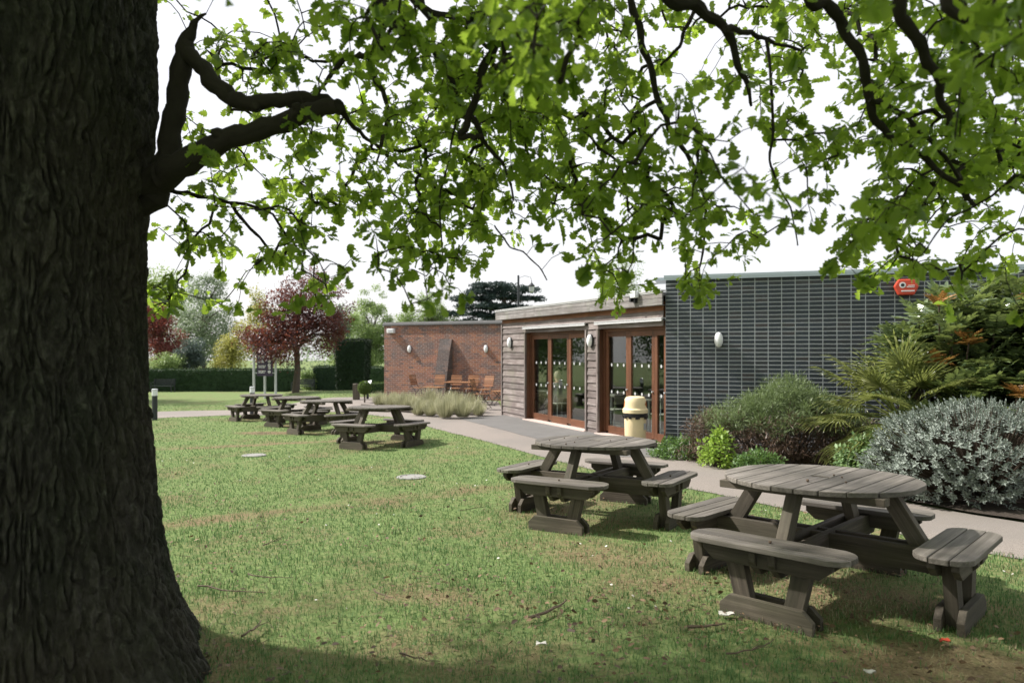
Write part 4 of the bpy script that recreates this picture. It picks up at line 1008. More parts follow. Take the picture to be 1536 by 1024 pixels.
GRID = ["110154567757789988755567768776666",
        "125744547658999776643443555774875",
        "238764646569998555454436745777993",
        "065645457779999535445348756645856",
        "023544368889999987735247414487898",
        "055654538899999998834338853788899",
        "035657536699998898866457636888897",
        "354477867999896799886852556898664",
        "566457525898846667756430317876444",
        "343478305787714367416321037553552",
        "533534522455301026328300017465365",
        "633312310221200101101000000002122"]
assert all(len(r_) == 33 for r_ in GRID)
def canopy():
    P = []; 
    for j, row in enumerate(GRID):
        for i, c in enumerate(row[:33]):
            cov = min(int(c) / 9.1, .985) * .95
            if cov <= 0: continue
            lam = -math.log(1 - cov) * 4.1
            k = rg.poisson(lam * (1.25 if i < 9 and j > 4 else 1))
            for _ in range(k):
                px = 220 + 40 * (i + rg.random()); py = 40 * (j + rg.random())
                if (px < 262 and py < 330) or (1328 < px < 1386 and 412 < py < 458): continue
                base = 3.3 + .55 * math.sin(px * .006 + 1) * math.cos(py * .012) - (1.1 * max(0, (px - 1250) / 290)) * max(0, 1 - py / 330) + (.5 if px < 430 else 0)
                if 740 < px < 890 and py < 130: base -= 1.0 * rg.random()
                d = base + rg.normal() * .38
                P.append(at(px, py, max(d, 1.55)))
    # above the frame, so that the crown closes overhead
    for _ in range(240):
        d = rg.uniform(1.6, 4.2); px = rg.uniform(240, 1700); P.append(at(px, -rg.uniform(0, 260), d))
    for _ in range(90):
        d = rg.uniform(1.9, 3.4); P.append(at(rg.uniform(1536, 1760), rg.uniform(0, 380), d))
    return P
def grow():
    T = canopy(); tips = np.array([tuple(p) for p in T])
    nodes = [np.array(p) for p in NODES]; parent = [-1] * len(nodes); base_n = len(nodes)
    NP_ = np.array(nodes)
    D = np.full(len(tips), 1e9); Pn = np.zeros(len(tips), int)
    for k in range(0, len(NP_)):
        dd = np.linalg.norm(tips - NP_[k], axis=1); m_ = dd < D; D[m_] = dd[m_]; Pn[m_] = k
    done = np.zeros(len(tips), bool); cost = np.zeros(len(nodes)).tolist(); chains = []; leafdir = {}; load = {}
    for _ in range(len(tips)):
        Dm = np.where(done, 1e9, D); t = int(np.argmin(Dm)); done[t] = True
        a = nodes[Pn[t]]; b = tips[t]; n = max(2, min(6, int(np.linalg.norm(b - a) / .09) + 1)); prev = Pn[t]; L = np.linalg.norm(b - a)
        side = unit(1)[0] * L * .10; ch = [prev]
        for k in range(1, n + 1):
            u = k / n; p = a + (b - a) * u + side * math.sin(u * PI) + np.array([0, 0, .10 * L * math.sin(u * PI)])
            nodes.append(p); parent.append(prev); prev = len(nodes) - 1; ch.append(prev)
            dd = np.linalg.norm(tips - p, axis=1) * 1.0 + .02; m_ = (dd < D) & ~done; D[m_] = dd[m_]; Pn[m_] = prev
        chains.append(ch); leafdir[prev] = (b - a) / max(L, 1e-6)
    N_ = np.array(nodes); load = np.zeros(len(nodes))
    for ch in chains: load[ch[-1]] += 1
    for i in range(len(nodes) - 1, base_n - 1, -1): load[parent[i]] += load[i]
    mb = MB()
    for ch in chains:
        rr = [min(.010, .0017 * max(load[i], 1) ** .42) if i >= base_n else min(.010, .0017 * max(load[ch[1]], 1) ** .42) for i in ch]
        mb.tube([Vector(N_[i]) - OB for i in ch], rr, 5, cap=False)
    mb.build('twigs', M['limb'], oak, True)
    # leaves: a whorl at every tip, a few along the chain
    P, Dd, Uu, S, rn = [], [], [], [], []
    for ch in chains:
        tip = N_[ch[-1]]; ax = leafdir[ch[-1]]; sz = rg.uniform(.041, .078); tone = rg.random()
        k = rg.integers(5, 11)
        for q in range(k):
            v = unit(1)[0]; v = v - ax * v.dot(ax) * .8; v /= np.linalg.norm(v); dr = v * 1.0 + ax * rg.uniform(.1, .9) + np.array([0, 0, -.35 + .25 * rg.normal()])
            P.append(tip + rg.normal(size=3) * .012 - ax * rg.random() * .04); Dd.append(dr); Uu.append(np.array([0, 0, 1.]) + rg.normal(size=3) * .45); S.append(sz * rg.uniform(.6, 1.25)); rn.append(np.clip(tone * .6 + rg.random() * .4, 0, 1))
        for i in ch[1:-1]:
            if rg.random() < .5:
                dr = unit(1)[0] + np.array([0, 0, -.3]); P.append(N_[i]); Dd.append(dr); Uu.append(np.array([0, 0, 1.]) + rg.normal(size=3) * .4); S.append(sz * rg.uniform(.5, 1)); rn.append(rg.random())
    S = np.array(S); SS = np.stack([S * rg.uniform(.85, 1.2, len(S)), S, S * rg.uniform(.4, 1.8, len(S))], 1)
    V, Fs, r = scatter(OAK, np.array(P), np.array(Dd), np.array(Uu), SS, np.array(rn))
    mesh_np('foliage', V - np.array(OB), Fs, M['oak'], oak, rnd=r, smooth_f=True)
    # unseen upper crown, added and widened behind the camera to shade lawn and trunk
    n = 2300; c = []
    while len(c) < n:
        v = rg.uniform(-1, 1, 3)
        if not .35 < np.linalg.norm(v) < 1: continue
        p = np.array([-1.0, -1.0, 7.4]) + v * np.array([10.5, 9.5, 4.3])
        if p[2] < 3.3 or (p[1] > -.5 and abs(p[0]) < .84 * p[1] + .9 and p[2] < 4.2 + .60 * p[1]) or p[1] > 8.2: continue
        hx = p[0] + p[2] * .97; ed = mnoise(Vector((hx * .55, 1.7, 3.3))) * 2.6 - .3
        if mnoise(Vector((hx * 1.15, p[1] * 1.15, 6.1))) > .20: continue  # gaps follow the sun's slant, shaping the shade edge and sun flecks
        if p[1] > 2.6 + ed and rg.random() < (.3 if p[1] < 6.0 + ed else .8): continue
        c.append(p)
    c = np.array(c); k = 26; P = np.repeat(c, k, 0) + rg.normal(size=(n * k, 3)) * np.array([.38, .38, .22])
    ok = ~((P[:, 1] > -.5) & (np.abs(P[:, 0]) < .80 * P[:, 1] + .5) & (P[:, 2] < 2.0 + .58 * P[:, 1])); P = P[ok]
    V, Fs, r = scatter(LENS, P, unit(len(P)) + np.array([0, 0, -.3]), unit(len(P)) + np.array([0, 0, 1.2]), rg.uniform(.12, .2, len(P)) * 1.0)
    mesh_np('unseen_shade_foliage', V - np.array(OB), Fs, M['oak'], oak, rnd=r)
grow()

# ================================================================== OTHER PLANTING
M['purple'] = leafmat('purple_plum_leaves', (.036, .014, .017), (.105, .036, .034), (.30, .085, .05), .3, .4, .5)
M['red_maple'] = leafmat('red_maple_leaves', (.085, .024, .026), (.19, .06, .052), (.36, .10, .07), .35)
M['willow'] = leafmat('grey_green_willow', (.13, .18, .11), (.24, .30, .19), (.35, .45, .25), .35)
M['yellowgreen'] = leafmat('yellow_green_leaves', (.22, .24, .06), (.38, .36, .10), (.6, .58, .16), .35)
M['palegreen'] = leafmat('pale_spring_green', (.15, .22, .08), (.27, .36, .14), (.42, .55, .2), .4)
M['midgreen'] = leafmat('mid_green_leaves', (.05, .10, .03), (.11, .19, .05), (.2, .34, .08), .35)
M['darkgreen'] = leafmat('dark_evergreen', (.018, .035, .022), (.04, .065, .04), (.06, .1, .05), .15)
M['bluegreen'] = leafmat('blue_green_leaves', (.06, .09, .085), (.12, .16, .14), (.14, .2, .15), .2)
M['cedar'] = leafmat('cedar_needles', (.022, .042, .042), (.055, .085, .08), (.06, .1, .08), .12)
M['yew'] = leafmat('clipped_yew', (.012, .028, .014), (.032, .062, .026), (.06, .11, .03), .15, .6, .2)
M['yew_dark'] = leafmat('dark_clipped_yew', (.006, .014, .008), (.016, .032, .015), (.03, .05, .015), .1, .6, .2)
M['boxball'] = leafmat('clipped_box', (.05, .09, .015), (.10, .16, .03), (.2, .32, .05), .25)
M['pampas'] = leafmat('pale_ornamental_grass', (.20, .21, .11), (.62, .60, .42), (.5, .5, .3), .3, .6)
M['heath'] = leafmat('heath_foliage', (.085, .125, .05), (.21, .27, .125), (.25, .34, .12), .3)
M['heathdry'] = leafmat('brown_inner_twigs', (.06, .04, .028), (.17, .11, .08), (.15, .1, .06), .15)
M['silver'] = leafmat('silver_grey_leaves', (.19, .225, .20), (.38, .43, .385), (.3, .37, .28), .18, .7, .2)
M['mahonia'] = leafmat('glossy_mahonia_leaflets', (.04, .072, .036), (.19, .245, .11), (.36, .46, .12), .22, .22, .9)
M['mahonia_red'] = leafmat('orange_mahonia_leaflets', (.22, .11, .03), (.40, .20, .06), (.5, .28, .08), .25, .4)
M['palm'] = leafmat('palm_fan', (.085, .11, .03), (.24, .26, .085), (.4, .46, .12), .3, .3)
M['euonymus'] = leafmat('variegated_leaves', (.05, .12, .04), (.30, .42, .20), (.3, .45, .12), .25)
M['lime'] = leafmat('lime_leaves', (.14, .24, .04), (.28, .40, .07), (.45, .65, .1), .4)
M['groundcover'] = leafmat('groundcover_leaves', (.045, .10, .03), (.13, .22, .06), (.2, .34, .07), .3)
M['stem'] = plain('brown_stems', (.07, .05, .035), .9, 0, .3)

def clumpcloud(centers, radii, per, size, T=DIAM, droop=.0, shell=.5, flat=1.0, out=.6):
    """leaves through a set of clumps; returns verts,faces,rnd. shell pushes leaves toward each clump's surface"""
    c = np.array(centers, float); r = np.array(radii, float)
    n = np.maximum(3, (per * (r / r.mean()) ** 2)).astype(int)
    ci = np.repeat(np.arange(len(c)), n); k = len(ci)
    u = unit(k); rad = rg.random(k) ** shell
    off = u * rad[:, None] * r[ci][:, None] * np.array([1, 1, flat]); P = c[ci] + off
    D = u * out + unit(k) * .8 + np.array([0, 0, -droop]); U = unit(k) * .7 + np.array([0, 0, 1.])
    tone = rg.random(len(c)); rn = np.clip(tone[ci] * .5 + rg.random(k) * .5, 0, 1)
    return scatter(T, P, D, U, size * rg.uniform(.6, 1.3, k), rn)

def tree(name, px, d, base_py, boxes, mat, leaf, per, label, group, nclump=60, trunk_r=.12, trunk_py=None, flat=.8, droop=.1, wisp=0, clump=.16, limbs=7, gap=.0, ground=None):
    """boxes: crown as ellipses in the photograph's pixels (cx,cy,rx,ry)"""
    x = (px - CX) / F * d; z0 = g(x, d) if ground is None else ground
    t = empty(name, (x, d, z0), 0, label, 'tree', group)
    C, Rr = [], []
    tot = sum(b[2] * b[3] for b in boxes)
    for cx, cy, rx, ry in boxes:
        k = max(4, int(nclump * rx * ry / tot)); X0 = (cx - CX) / F * d; Z0 = CZ - (cy - HY) / F * d; RX = rx / F * d; RZ = ry / F * d
        for _ in range(k):
            v = unit(1)[0] * rg.random() ** .42
            C.append((X0 + v[0] * RX, d + v[1] * RX * .9, Z0 + v[2] * RZ)); Rr.append(RX * clump * 2 * rg.uniform(.6, 1.35) + leaf * 1.5)
    C = np.array(C); o = np.array([x, d, z0])
    top = max(c[2] for c in C); cen = C.mean(0)
    mb = MB(); zt = z0 + (cen[2] - z0) * 1.15
    pts = [Vector((0, 0, -.2))] + [Vector(((cen[0] - x) * u + .06 * math.sin(u * 7), (cen[1] - d) * u, (zt - z0) * u)) for u in (.25, .5, .75, 1)]
    mb.tube(pts, [trunk_r * 1.3, trunk_r, trunk_r * .9, trunk_r * .7, trunk_r * .4], 9); mb.build('trunk', M['trunk_bg'], t, True)
    mb = MB()
    for k in range(limbs * 4):
        c = C[rg.integers(len(C))] - o; s = pts[2].lerp(pts[4], rg.random()); s = s * .98; m_ = s.lerp(Vector(c), .5) + Vector((0, 0, .12 * (Vector(c) - s).length))
        mb.tube([s, m_, Vector(c)], [trunk_r * .42, trunk_r * .25, trunk_r * .08], 5)
    mb.build('limbs', M['trunk_bg'], t, True)
    V, Fs, r = clumpcloud(C - o, Rr, per, leaf, LENS if leaf > .3 else DIAM, droop, .45, flat)
    if wisp:
        k = int(wisp); ci = rg.integers(len(C), size=k); P = C[ci] - o + unit(k) * np.array(Rr)[ci][:, None] * 1.25
        A = scatter(DIAM, P, unit(k) + np.array([0, 0, .4 - droop]), unit(k), leaf * rg.uniform(.5, 1, k)); V, Fs, r = join([(V, Fs, r), A])
    mesh_np('crown', V, Fs, mat, t, rnd=r)
    return t
BG = 'trees beyond the lawn'
tree('purple_plum_tree', 443, 31, 0, [(436, 516, 76, 26), (458, 482, 62, 34), (472, 435, 42, 36), (512, 508, 26, 16), (388, 512, 32, 26), (428, 455, 42, 34), (496, 478, 34, 32)], M['purple'],   .115, 125, 'purple leaved tree with a single trunk behind the signboard', BG, 150, .14, flat=.7, wisp=1400, clump=.10)
tree('red_maple_tree', 236, 56, 0, [(238, 505, 34, 44), (225, 470, 20, 24), (262, 525, 20, 20)], M['red_maple'], .17, 130, 'red leaved tree just right of the big trunk beyond the hedge', BG, 70, .15, wisp=500, clump=.12)
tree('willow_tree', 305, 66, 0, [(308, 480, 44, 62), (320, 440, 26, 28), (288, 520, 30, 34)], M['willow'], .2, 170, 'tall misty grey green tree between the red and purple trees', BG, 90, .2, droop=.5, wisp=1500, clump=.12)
tree('yellow_shrub_tree', 347, 56, 0, [(348, 530, 34, 24), (362, 505, 24, 24), (330, 548, 24, 12)], M['yellowgreen'], .17, 120, 'bright yellow green small tree behind the hedge left of the signboard', BG, 50, .1, wisp=400, clump=.13)
tree('dark_shrub', 290, 54, 0, [(288, 535, 22, 24), (276, 548, 14, 12)], M['bluegreen'], .15, 160, 'dark blue green shrub behind the hedge below the misty tree', BG, 40, .1, clump=.14)
tree('green_shrub', 262, 53, 0, [(258, 545, 20, 16), (240, 552, 18, 12)], M['palegreen'], .15, 120, 'light green shrub behind the hedge below the red tree', BG, 34, .08, clump=.14)
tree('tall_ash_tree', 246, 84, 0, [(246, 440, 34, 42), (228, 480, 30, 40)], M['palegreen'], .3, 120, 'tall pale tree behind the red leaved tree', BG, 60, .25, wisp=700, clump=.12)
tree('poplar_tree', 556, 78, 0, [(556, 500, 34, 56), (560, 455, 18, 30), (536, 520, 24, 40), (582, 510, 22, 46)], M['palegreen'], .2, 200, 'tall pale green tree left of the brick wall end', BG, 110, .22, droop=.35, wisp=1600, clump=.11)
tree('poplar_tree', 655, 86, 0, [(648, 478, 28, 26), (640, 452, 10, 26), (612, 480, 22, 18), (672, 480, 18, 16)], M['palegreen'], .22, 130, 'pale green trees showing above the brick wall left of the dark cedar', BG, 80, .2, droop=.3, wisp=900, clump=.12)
tree('young_tree', 402, 70, 0, [(400, 500, 34, 40), (385, 460, 20, 24)], M['yellowgreen'], .24, 130, 'pale yellow green tree behind the purple tree on its left', BG, 50, .16, wisp=500, clump=.13)
tree('young_tree', 505, 64, 0, [(512, 520, 26, 40), (520, 480, 20, 30)], M['palegreen'], .2, 130, 'pale green tree behind the purple tree on its right', BG, 50, .16, wisp=500, clump=.13)
tree('dark_conifer', 508, 58, 0, [(509, 470, 9, 16), (509, 495, 14, 20)], M['bluegreen'], .13, 130, 'small dark blue conifer tip beside the top of the purple tree', BG, 30, .1, clump=.16)
tree('birch_tree', 928, 42, 0, [(930, 435, 34, 26), (918, 412, 18, 20), (950, 400, 16, 24)], M['palegreen'], .10, 60, 'sparse pale birch showing above the timber roof', BG, 60, .1, droop=.3, wisp=700, clump=.12, ground=-.8)
tree('weeping_shrub', 463, 47.4, 0, [(463, 572, 8, 17), (460, 560, 6, 8)], M['palegreen'], .12, 150, 'pale weeping shrub in the gap of the long hedge', BG, 26, .05, droop=.9, clump=.2)

for i_, (tx_, ty_, hh_, lb_) in enumerate(((-27, 26, 0, 'broad tree far to the side, mirrored in the glazed doors by the dark brick'), (-25, 19, 0, 'broad tree farthest to the side, past the big trunk'), (-23, 33, 150, 'broad dark green tree behind the big trunk, the closer of the two'), (-31, 40, 150, 'broad dark green tree behind the big trunk, the farther of the two'))):
    k_ = F / ty_; cx_ = CX + tx_ * k_
    tree('lime_tree', cx_, ty_, 0, [(cx_, HY - 3.2 * k_, 3.6 * k_, 3.4 * k_), (cx_ - 2 * k_, HY - .2 * k_, 2.6 * k_, 1.8 * k_), (cx_ + 1.5 * k_, HY - .2 * k_, 2.4 * k_, 1.8 * k_)], M['midgreen'], .2, 150, lb_, BG, 90, .2, clump=.13)
def cedar():
    d = 88; px = 745; x = (px - CX) / F * d; z0 = g(x, d); o = np.array([x, d, z0]); k_ = d / F
    t = empty('cedar_tree', (x, d, z0), 0, 'dark flat topped cedar with layered branches above the brick wall', 'tree', BG)
    H = CZ + 104 * k_ - z0
    mb = MB(); mb.tube([Vector((0, 0, -.3)), Vector((.3, 0, H * .4)), Vector((1.0, 0, H * .75)), Vector((.6, 0, H * .97))], [.7, .55, .35, .12], 9); mb.build('trunk', M['trunk_bg'], t, True)
    C, Rr = [], []; mb = MB()
    for cx, cy, rx, n in ((748, 428, 40, 34), (775, 434, 34, 26), (722, 437, 34, 26), (705, 447, 30, 22), (760, 445, 38, 26), (790, 447, 22, 14), (715, 458, 38, 28), (752, 460, 34, 22), (785, 461, 22, 12), (700, 470, 38, 28), (742, 473, 36, 24), (780, 474, 26, 14), (712, 482, 40, 22), (755, 486, 40, 22)):
        z = CZ - (cy - HY) * k_
        for _ in range(n):
            a = rg.random() * 2 * PI; q = rg.random() ** .5
            C.append(((cx - CX) * k_ + math.cos(a) * q * rx * k_ , d + math.sin(a) * q * rx * k_ * .8, z - .25 * q * q * rx * k_ * .2 + rg.normal() * .09)); Rr.append(.8 * rg.uniform(.6, 1.4))
        s = Vector((.6, 0, z - z0 - 1.0)); e = Vector(((cx - CX) * k_ - x, 0, z - z0 - .15)); mb.tube([s, s.lerp(e, .5) + Vector((0, 0, .15)), e], [.16, .1, .05], 6)
    mb.build('limbs', M['trunk_bg'], t, True)
    V, Fs, r = clumpcloud(np.array(C) - o, Rr, 95, .26, DIAM, 0, .5, .26, .9); mesh_np('crown', V, Fs, M['cedar'], t, rnd=r)
cedar()
# a far wood closing the view
def wood():
    C, Rr = [], []
    for x in np.arange(-120, 150, 2.6):
        h = 5.0 + 2.2 * mnoise(Vector((x * .07, 0, 1))) + 1.4 * mnoise(Vector((x * .3, 0, 5)))
        for z in np.arange(-3, h, 1.7): C.append((x + rg.normal() * .6, 112 + rg.normal() * 2, z - 1.2)); Rr.append(1.7)
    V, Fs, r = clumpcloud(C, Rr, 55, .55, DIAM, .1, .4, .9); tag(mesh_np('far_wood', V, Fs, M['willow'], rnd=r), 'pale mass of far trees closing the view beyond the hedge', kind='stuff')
wood()

def leafy_box(name, x0, x1, y0, y1, z0, z1, mat, per_m2, leaf, label, cat, group=None, taper=0, rz=0, jit=.05):
    """clipped hedge: bumpy solid core with small leaves all over its faces"""
    cx, cy = (x0 + x1) / 2, (y0 + y1) / 2; t = empty(name, (cx, cy, z0), rz, label, cat, group)
    w, dp, h = (x1 - x0) / 2, (y1 - y0) / 2, z1 - z0
    n = int(per_m2 * (2 * h * (2 * w + 2 * dp) + 4 * w * dp)); A = np.array([2 * w * h, 2 * w * h, 2 * dp * h, 2 * dp * h, 4 * w * dp]); f = rg.choice(5, n, p=A / A.sum())
    u, v = rg.random(n) * 2 - 1, rg.random(n); P = np.zeros((n, 3)); Nn = np.zeros((n, 3))
    for k, (sx_, sy_) in enumerate(((0, -1), (0, 1), (-1, 0), (1, 0))):
        m_ = f == k
        if sx_ == 0: P[m_] = np.stack([u[m_] * w, np.full(m_.sum(), sy_ * dp), v[m_] * h], 1)
        else: P[m_] = np.stack([np.full(m_.sum(), sx_ * w), u[m_] * dp, v[m_] * h], 1)
        Nn[m_] = (sx_, sy_, .2)
    m_ = f == 4; P[m_] = np.stack([u[m_] * w, (v[m_] * 2 - 1) * dp, np.full(m_.sum(), h)], 1); Nn[m_] = (0, 0, 1)
    tp = 1 - taper * (1 - P[:, 2] / h); P[:, 0] *= tp; P[:, 1] *= tp
    bump_ = np.array([mnoise(Vector(p * 1.1)) * .7 + mnoise(Vector(p * 3.7)) * .4 for p in P]); P += Nn * (bump_ * jit * 1.6 + rg.normal(size=n) * jit * .5)[:, None]
    V, Fs, r = scatter(DIAM, P, Nn * .5 + unit(n) * .9 + np.array([0, 0, .3]), unit(n) + Nn, leaf * rg.uniform(.6, 1.4, n)); mesh_np('foliage', V, Fs, mat, t, rnd=r)
    mb = MB(); e = .94; b_ = (1 - taper) * e
    vs = [(sx_ * w * (b_ if z == 0 else e), sy_ * dp * (b_ if z == 0 else e), z * h * .975 - (.1 if z == 0 else 0)) for z in (0, 1) for sx_, sy_ in ((-1, -1), (1, -1), (1, 1), (-1, 1))]
    mb.add(vs, [(3, 2, 1, 0), (4, 5, 6, 7), (0, 1, 5, 4), (1, 2, 6, 5), (2, 3, 7, 6), (3, 0, 4, 7)]); mb.build('core', M['yew'], t); return t
def pxx(px, d): return (px - CX) / F * d
HG = 'clipped hedge lengths along the far lawn'
leafy_box('hedge', pxx(120, 48.6), pxx(452, 48.6), 48.4, 49.8, g(0, 48.6), g(0, 48.6) + 1.55, M['yew'], 150, .10, 'long dark clipped hedge left of the gap', 'hedge', HG)
leafy_box('hedge', pxx(469, 47.5), pxx(508, 47.5), 47.4, 48.8, g(0, 47.5), g(0, 47.5) + 1.75, M['yew'], 150, .10, 'short dark hedge between the gap and the tall clipped block', 'hedge', HG)
leafy_box('hedge', pxx(546, 46), pxx(590, 46), 45.9, 47.2, g(0, 46), g(0, 46) + 1.7, M['yew'], 150, .10, 'dark hedge between the tall clipped block and the brick wall', 'hedge', HG)
leafy_box('topiary_block', pxx(503, 37.5), pxx(550, 37.5), 37.2, 38.8, g(0, 37.5), g(0, 37.5) + 3.05, M['yew_dark'], 420, .075, 'tall nearly black clipped yew block narrowing toward the ground', 'topiary', taper=.16)
leafy_box('low_hedge', pxx(551, 29), pxx(592, 29), 28.8, 29.7, g(-5.6, 29), g(-5.6, 29) + .42, M['boxball'], 900, .04, 'low light green clipped hedge at the foot of the brick wall end', 'hedge')
def topiary_ball():
    d = 23.6; x = pxx(547, d); z = g(x, d); r = .215; t = empty('topiary_ball', (x, d, z), 0, 'small clipped green ball shrub behind the picnic tables', 'topiary')
    n = 5200; u = unit(n); P = u * (r * (1 + .04 * rg.normal(size=n)))[:, None] + np.array([0, 0, .52]); V, Fs, q = scatter(DIAM, P, u * .5 + unit(n) * .8, u + unit(n) * .4, .032 * rg.uniform(.6, 1.4, n)); mesh_np('foliage', V, Fs, M['boxball'], t, rnd=q)
    mb = MB(); mb.lathe([(.01, .52 - r * .93), (r * .6, .52 - r * .7), (r * .93, .52), (r * .6, .52 + r * .7), (.01, .52 + r * .93)], 16); mb.build('core', M['yew'], t, True)
    mb = MB(); mb.tube([(0, 0, -.05), (0, 0, .34)], .03, 8); mb.build('stem', M['trunk_bg'], t)
topiary_ball()

# ornamental grasses
def tuft(r, h, n):
    t = empty('ornamental_grass'); a = rg.random(n) * 2 * PI; q = rg.random(n) ** .6
    P = np.stack([np.cos(a) * q * r * .35, np.sin(a) * q * r * .35, np.zeros(n)], 1); el = R(88) - q * R(42) + rg.normal(size=n) * .1
    D = np.stack([np.cos(a) * np.cos(el), np.sin(a) * np.cos(el), np.sin(el)], 1); L = h * rg.uniform(.35, 1.2, n)
    T = ([(-.5, 0, 0), (.5, 0, 0), (.42, .4, -.02), (-.42, .4, -.02), (.3, .75, -.12), (-.3, .75, -.12), (0, 1, -.30)], [np.array([(0, 1, 2, 3), (3, 2, 4, 5)]), np.array([(5, 4, 6)])])
    U = np.stack([np.cos(a), np.sin(a), np.full(n, .6)], 1)
    V, Fs, rn = scatter(T, P, D, U, np.stack([rg.uniform(.006, .016, n), L, L], 1)); mesh_np('blades', V, Fs, M['pampas'], t, rnd=rn); return t
protos = [tuft(.42, .47, 620), tuft(.36, .40, 520), tuft(.46, .52, 680)]
GS = [(628, 620, 18.9), (646, 622, 18.7), (668, 628, 18.2), (694, 626, 18.3), (718, 622, 18.8), (606, 613, 20.2), (632, 610, 20.3), (656, 609, 20.2), (684, 610, 20), (706, 611, 19.8), (588, 611, 21.0), (570, 608, 22.0), (594, 605, 22.2), (616, 604, 22.0), (646, 604, 21.6), (676, 604, 21.3)]
order = sorted(range(len(GS)), key=lambda i: (GS[i][2] > 19.3, GS[i][2] > 20.9, GS[i][0])); 
for n_, i in enumerate(order):
    px, py, d = GS[i]; x = pxx(px, d); o = protos[n_] if n_ < 3 else copy_tree(protos[n_ % 3]); o.location = (x, d, g(x, d) + .03); o.rotation_euler = (0, 0, rg.random() * 6); s = rg.uniform(.8, 1.1); o.scale = (s * 1.05, s * 1.05, s)
    row = 'front' if d < 19.3 else ('middle' if d < 20.9 else 'back'); same = sorted([GS[j][0] for j in range(len(GS)) if (GS[j][2] < 19.3, GS[j][2] < 20.9) == (d < 19.3, d < 20.9)]); pos = same.index(px)
    w_ = ['leftmost', 'second', 'third', 'fourth', 'fifth', 'sixth'][pos] if pos < len(same) - 1 else 'rightmost'
    tag(o, f'pale straw grass clump, {w_} from the left in the {row} row beside the patio' if w_ not in ('leftmost', 'rightmost') else f'pale straw grass clump, {w_} in the {row} row beside the patio', 'grass clump', 'pale ornamental grass clumps')

# ------------------------------------------------------------------ shrubs by the dark brick wall
def shrub(name, x, y, w, dp, h, mats, spec, label, z=None, stems=26):
    """spec: list of (mat, part name, n clumps, zone(zlo,zhi), per clump, leaf, template, clump r)"""
    z0 = g(x, y) if z is None else z; t = empty(name, (x, y, z0), 0, label, 'shrub')
    mb = MB()
    for k in range(stems):
        a = rg.random() * 2 * PI; q = rg.random() ** .5; e = Vector((math.cos(a) * q * w * .42, math.sin(a) * q * dp * .42, h * rg.uniform(.55, .9))); s = Vector((e.x * .25, e.y * .25, -.05)); mb.tube([s, s.lerp(e, .5) + Vector((rg.normal() * .04, rg.normal() * .04, 0)), e], [.012, .008, .003], 5)
    mb.build('stems', M['stem'], t)
    for mat, pn, n, (a0, a1), per, leaf, T, cr, outw in spec:
        C = []
        while len(C) < n:
            u = unit(1)[0]; q = rg.uniform(.55, 1) ** .5; p = np.array([u[0] * w / 2 * q, u[1] * dp / 2 * q, (abs(u[2]) if a1 > .5 else u[2] * .5 + .5) * h * q])
            if a0 * h <= p[2] <= a1 * h: C.append(p)
        C = np.array(C); C[:, 2] *= 1 + .1 * np.sin(C[:, 0] * 4 + 1) ; V, Fs, r = clumpcloud(C, np.full(n, cr) * rg.uniform(.7, 1.3, n), per, leaf, T, -.15, .5, 1, outw); mesh_np(pn, V, Fs, mat, t, rnd=r)
    return t
NEED = ([(-.5, 0, 0), (.5, 0, 0), (.35, .6, .05), (-.35, .6, .05), (0, 1, 0)], [np.array([(0, 1, 2, 3)]), np.array([(3, 2, 4)])])
def scaled(T, sx_): return ([(v[0] * sx_, v[1], v[2]) for v in T[0]], T[1])
SLIM = scaled(LENS, .45); NEED = scaled(NEED, .16)
shrub('heath_bush', 4.35, 10.85, 3.2, 1.7, 1.22, None, [(M['heathdry'], 'inner_twigs', 240, (0, .58), 75, .075, NEED, .15, .8), (M['heath'], 'foliage', 380, (.45, 1.2), 85, .06, NEED, .13, 1.1)], 'wide feathery bush, green above and brown below, against the dark brick wall', stems=60)
shrub('variegated_shrub', 4.7, 8.75, 1.15, .9, .62, None, [(M['euonymus'], 'foliage', 90, (.15, 1.1), 34, .052, LENS, .10, .8)], 'low bright variegated shrub between the feathery bush and the silver bush')
shrub('lime_shrub', 3.12, 10.25, .55, .5, .52, None, [(M['lime'], 'foliage', 34, (.1, 1.2), 26, .065, LENS, .09, .9)], 'small lime green plant in front of the feathery bush', stems=10)
shrub('low_groundcover', 2.78, 11.35, .95, .95, .30, None, [(M['groundcover'], 'foliage', 60, (.0, 1.1), 40, .05, LENS, .10, .7)], 'low green groundcover at the corner where brick wall meets glazed doors', stems=10)
shrub('low_groundcover', 3.55, 9.75, .8, .5, .26, None, [(M['groundcover'], 'foliage', 50, (.0, 1.1), 40, .045, LENS, .09, .7)], 'low green groundcover along the path below the feathery bush', stems=10)
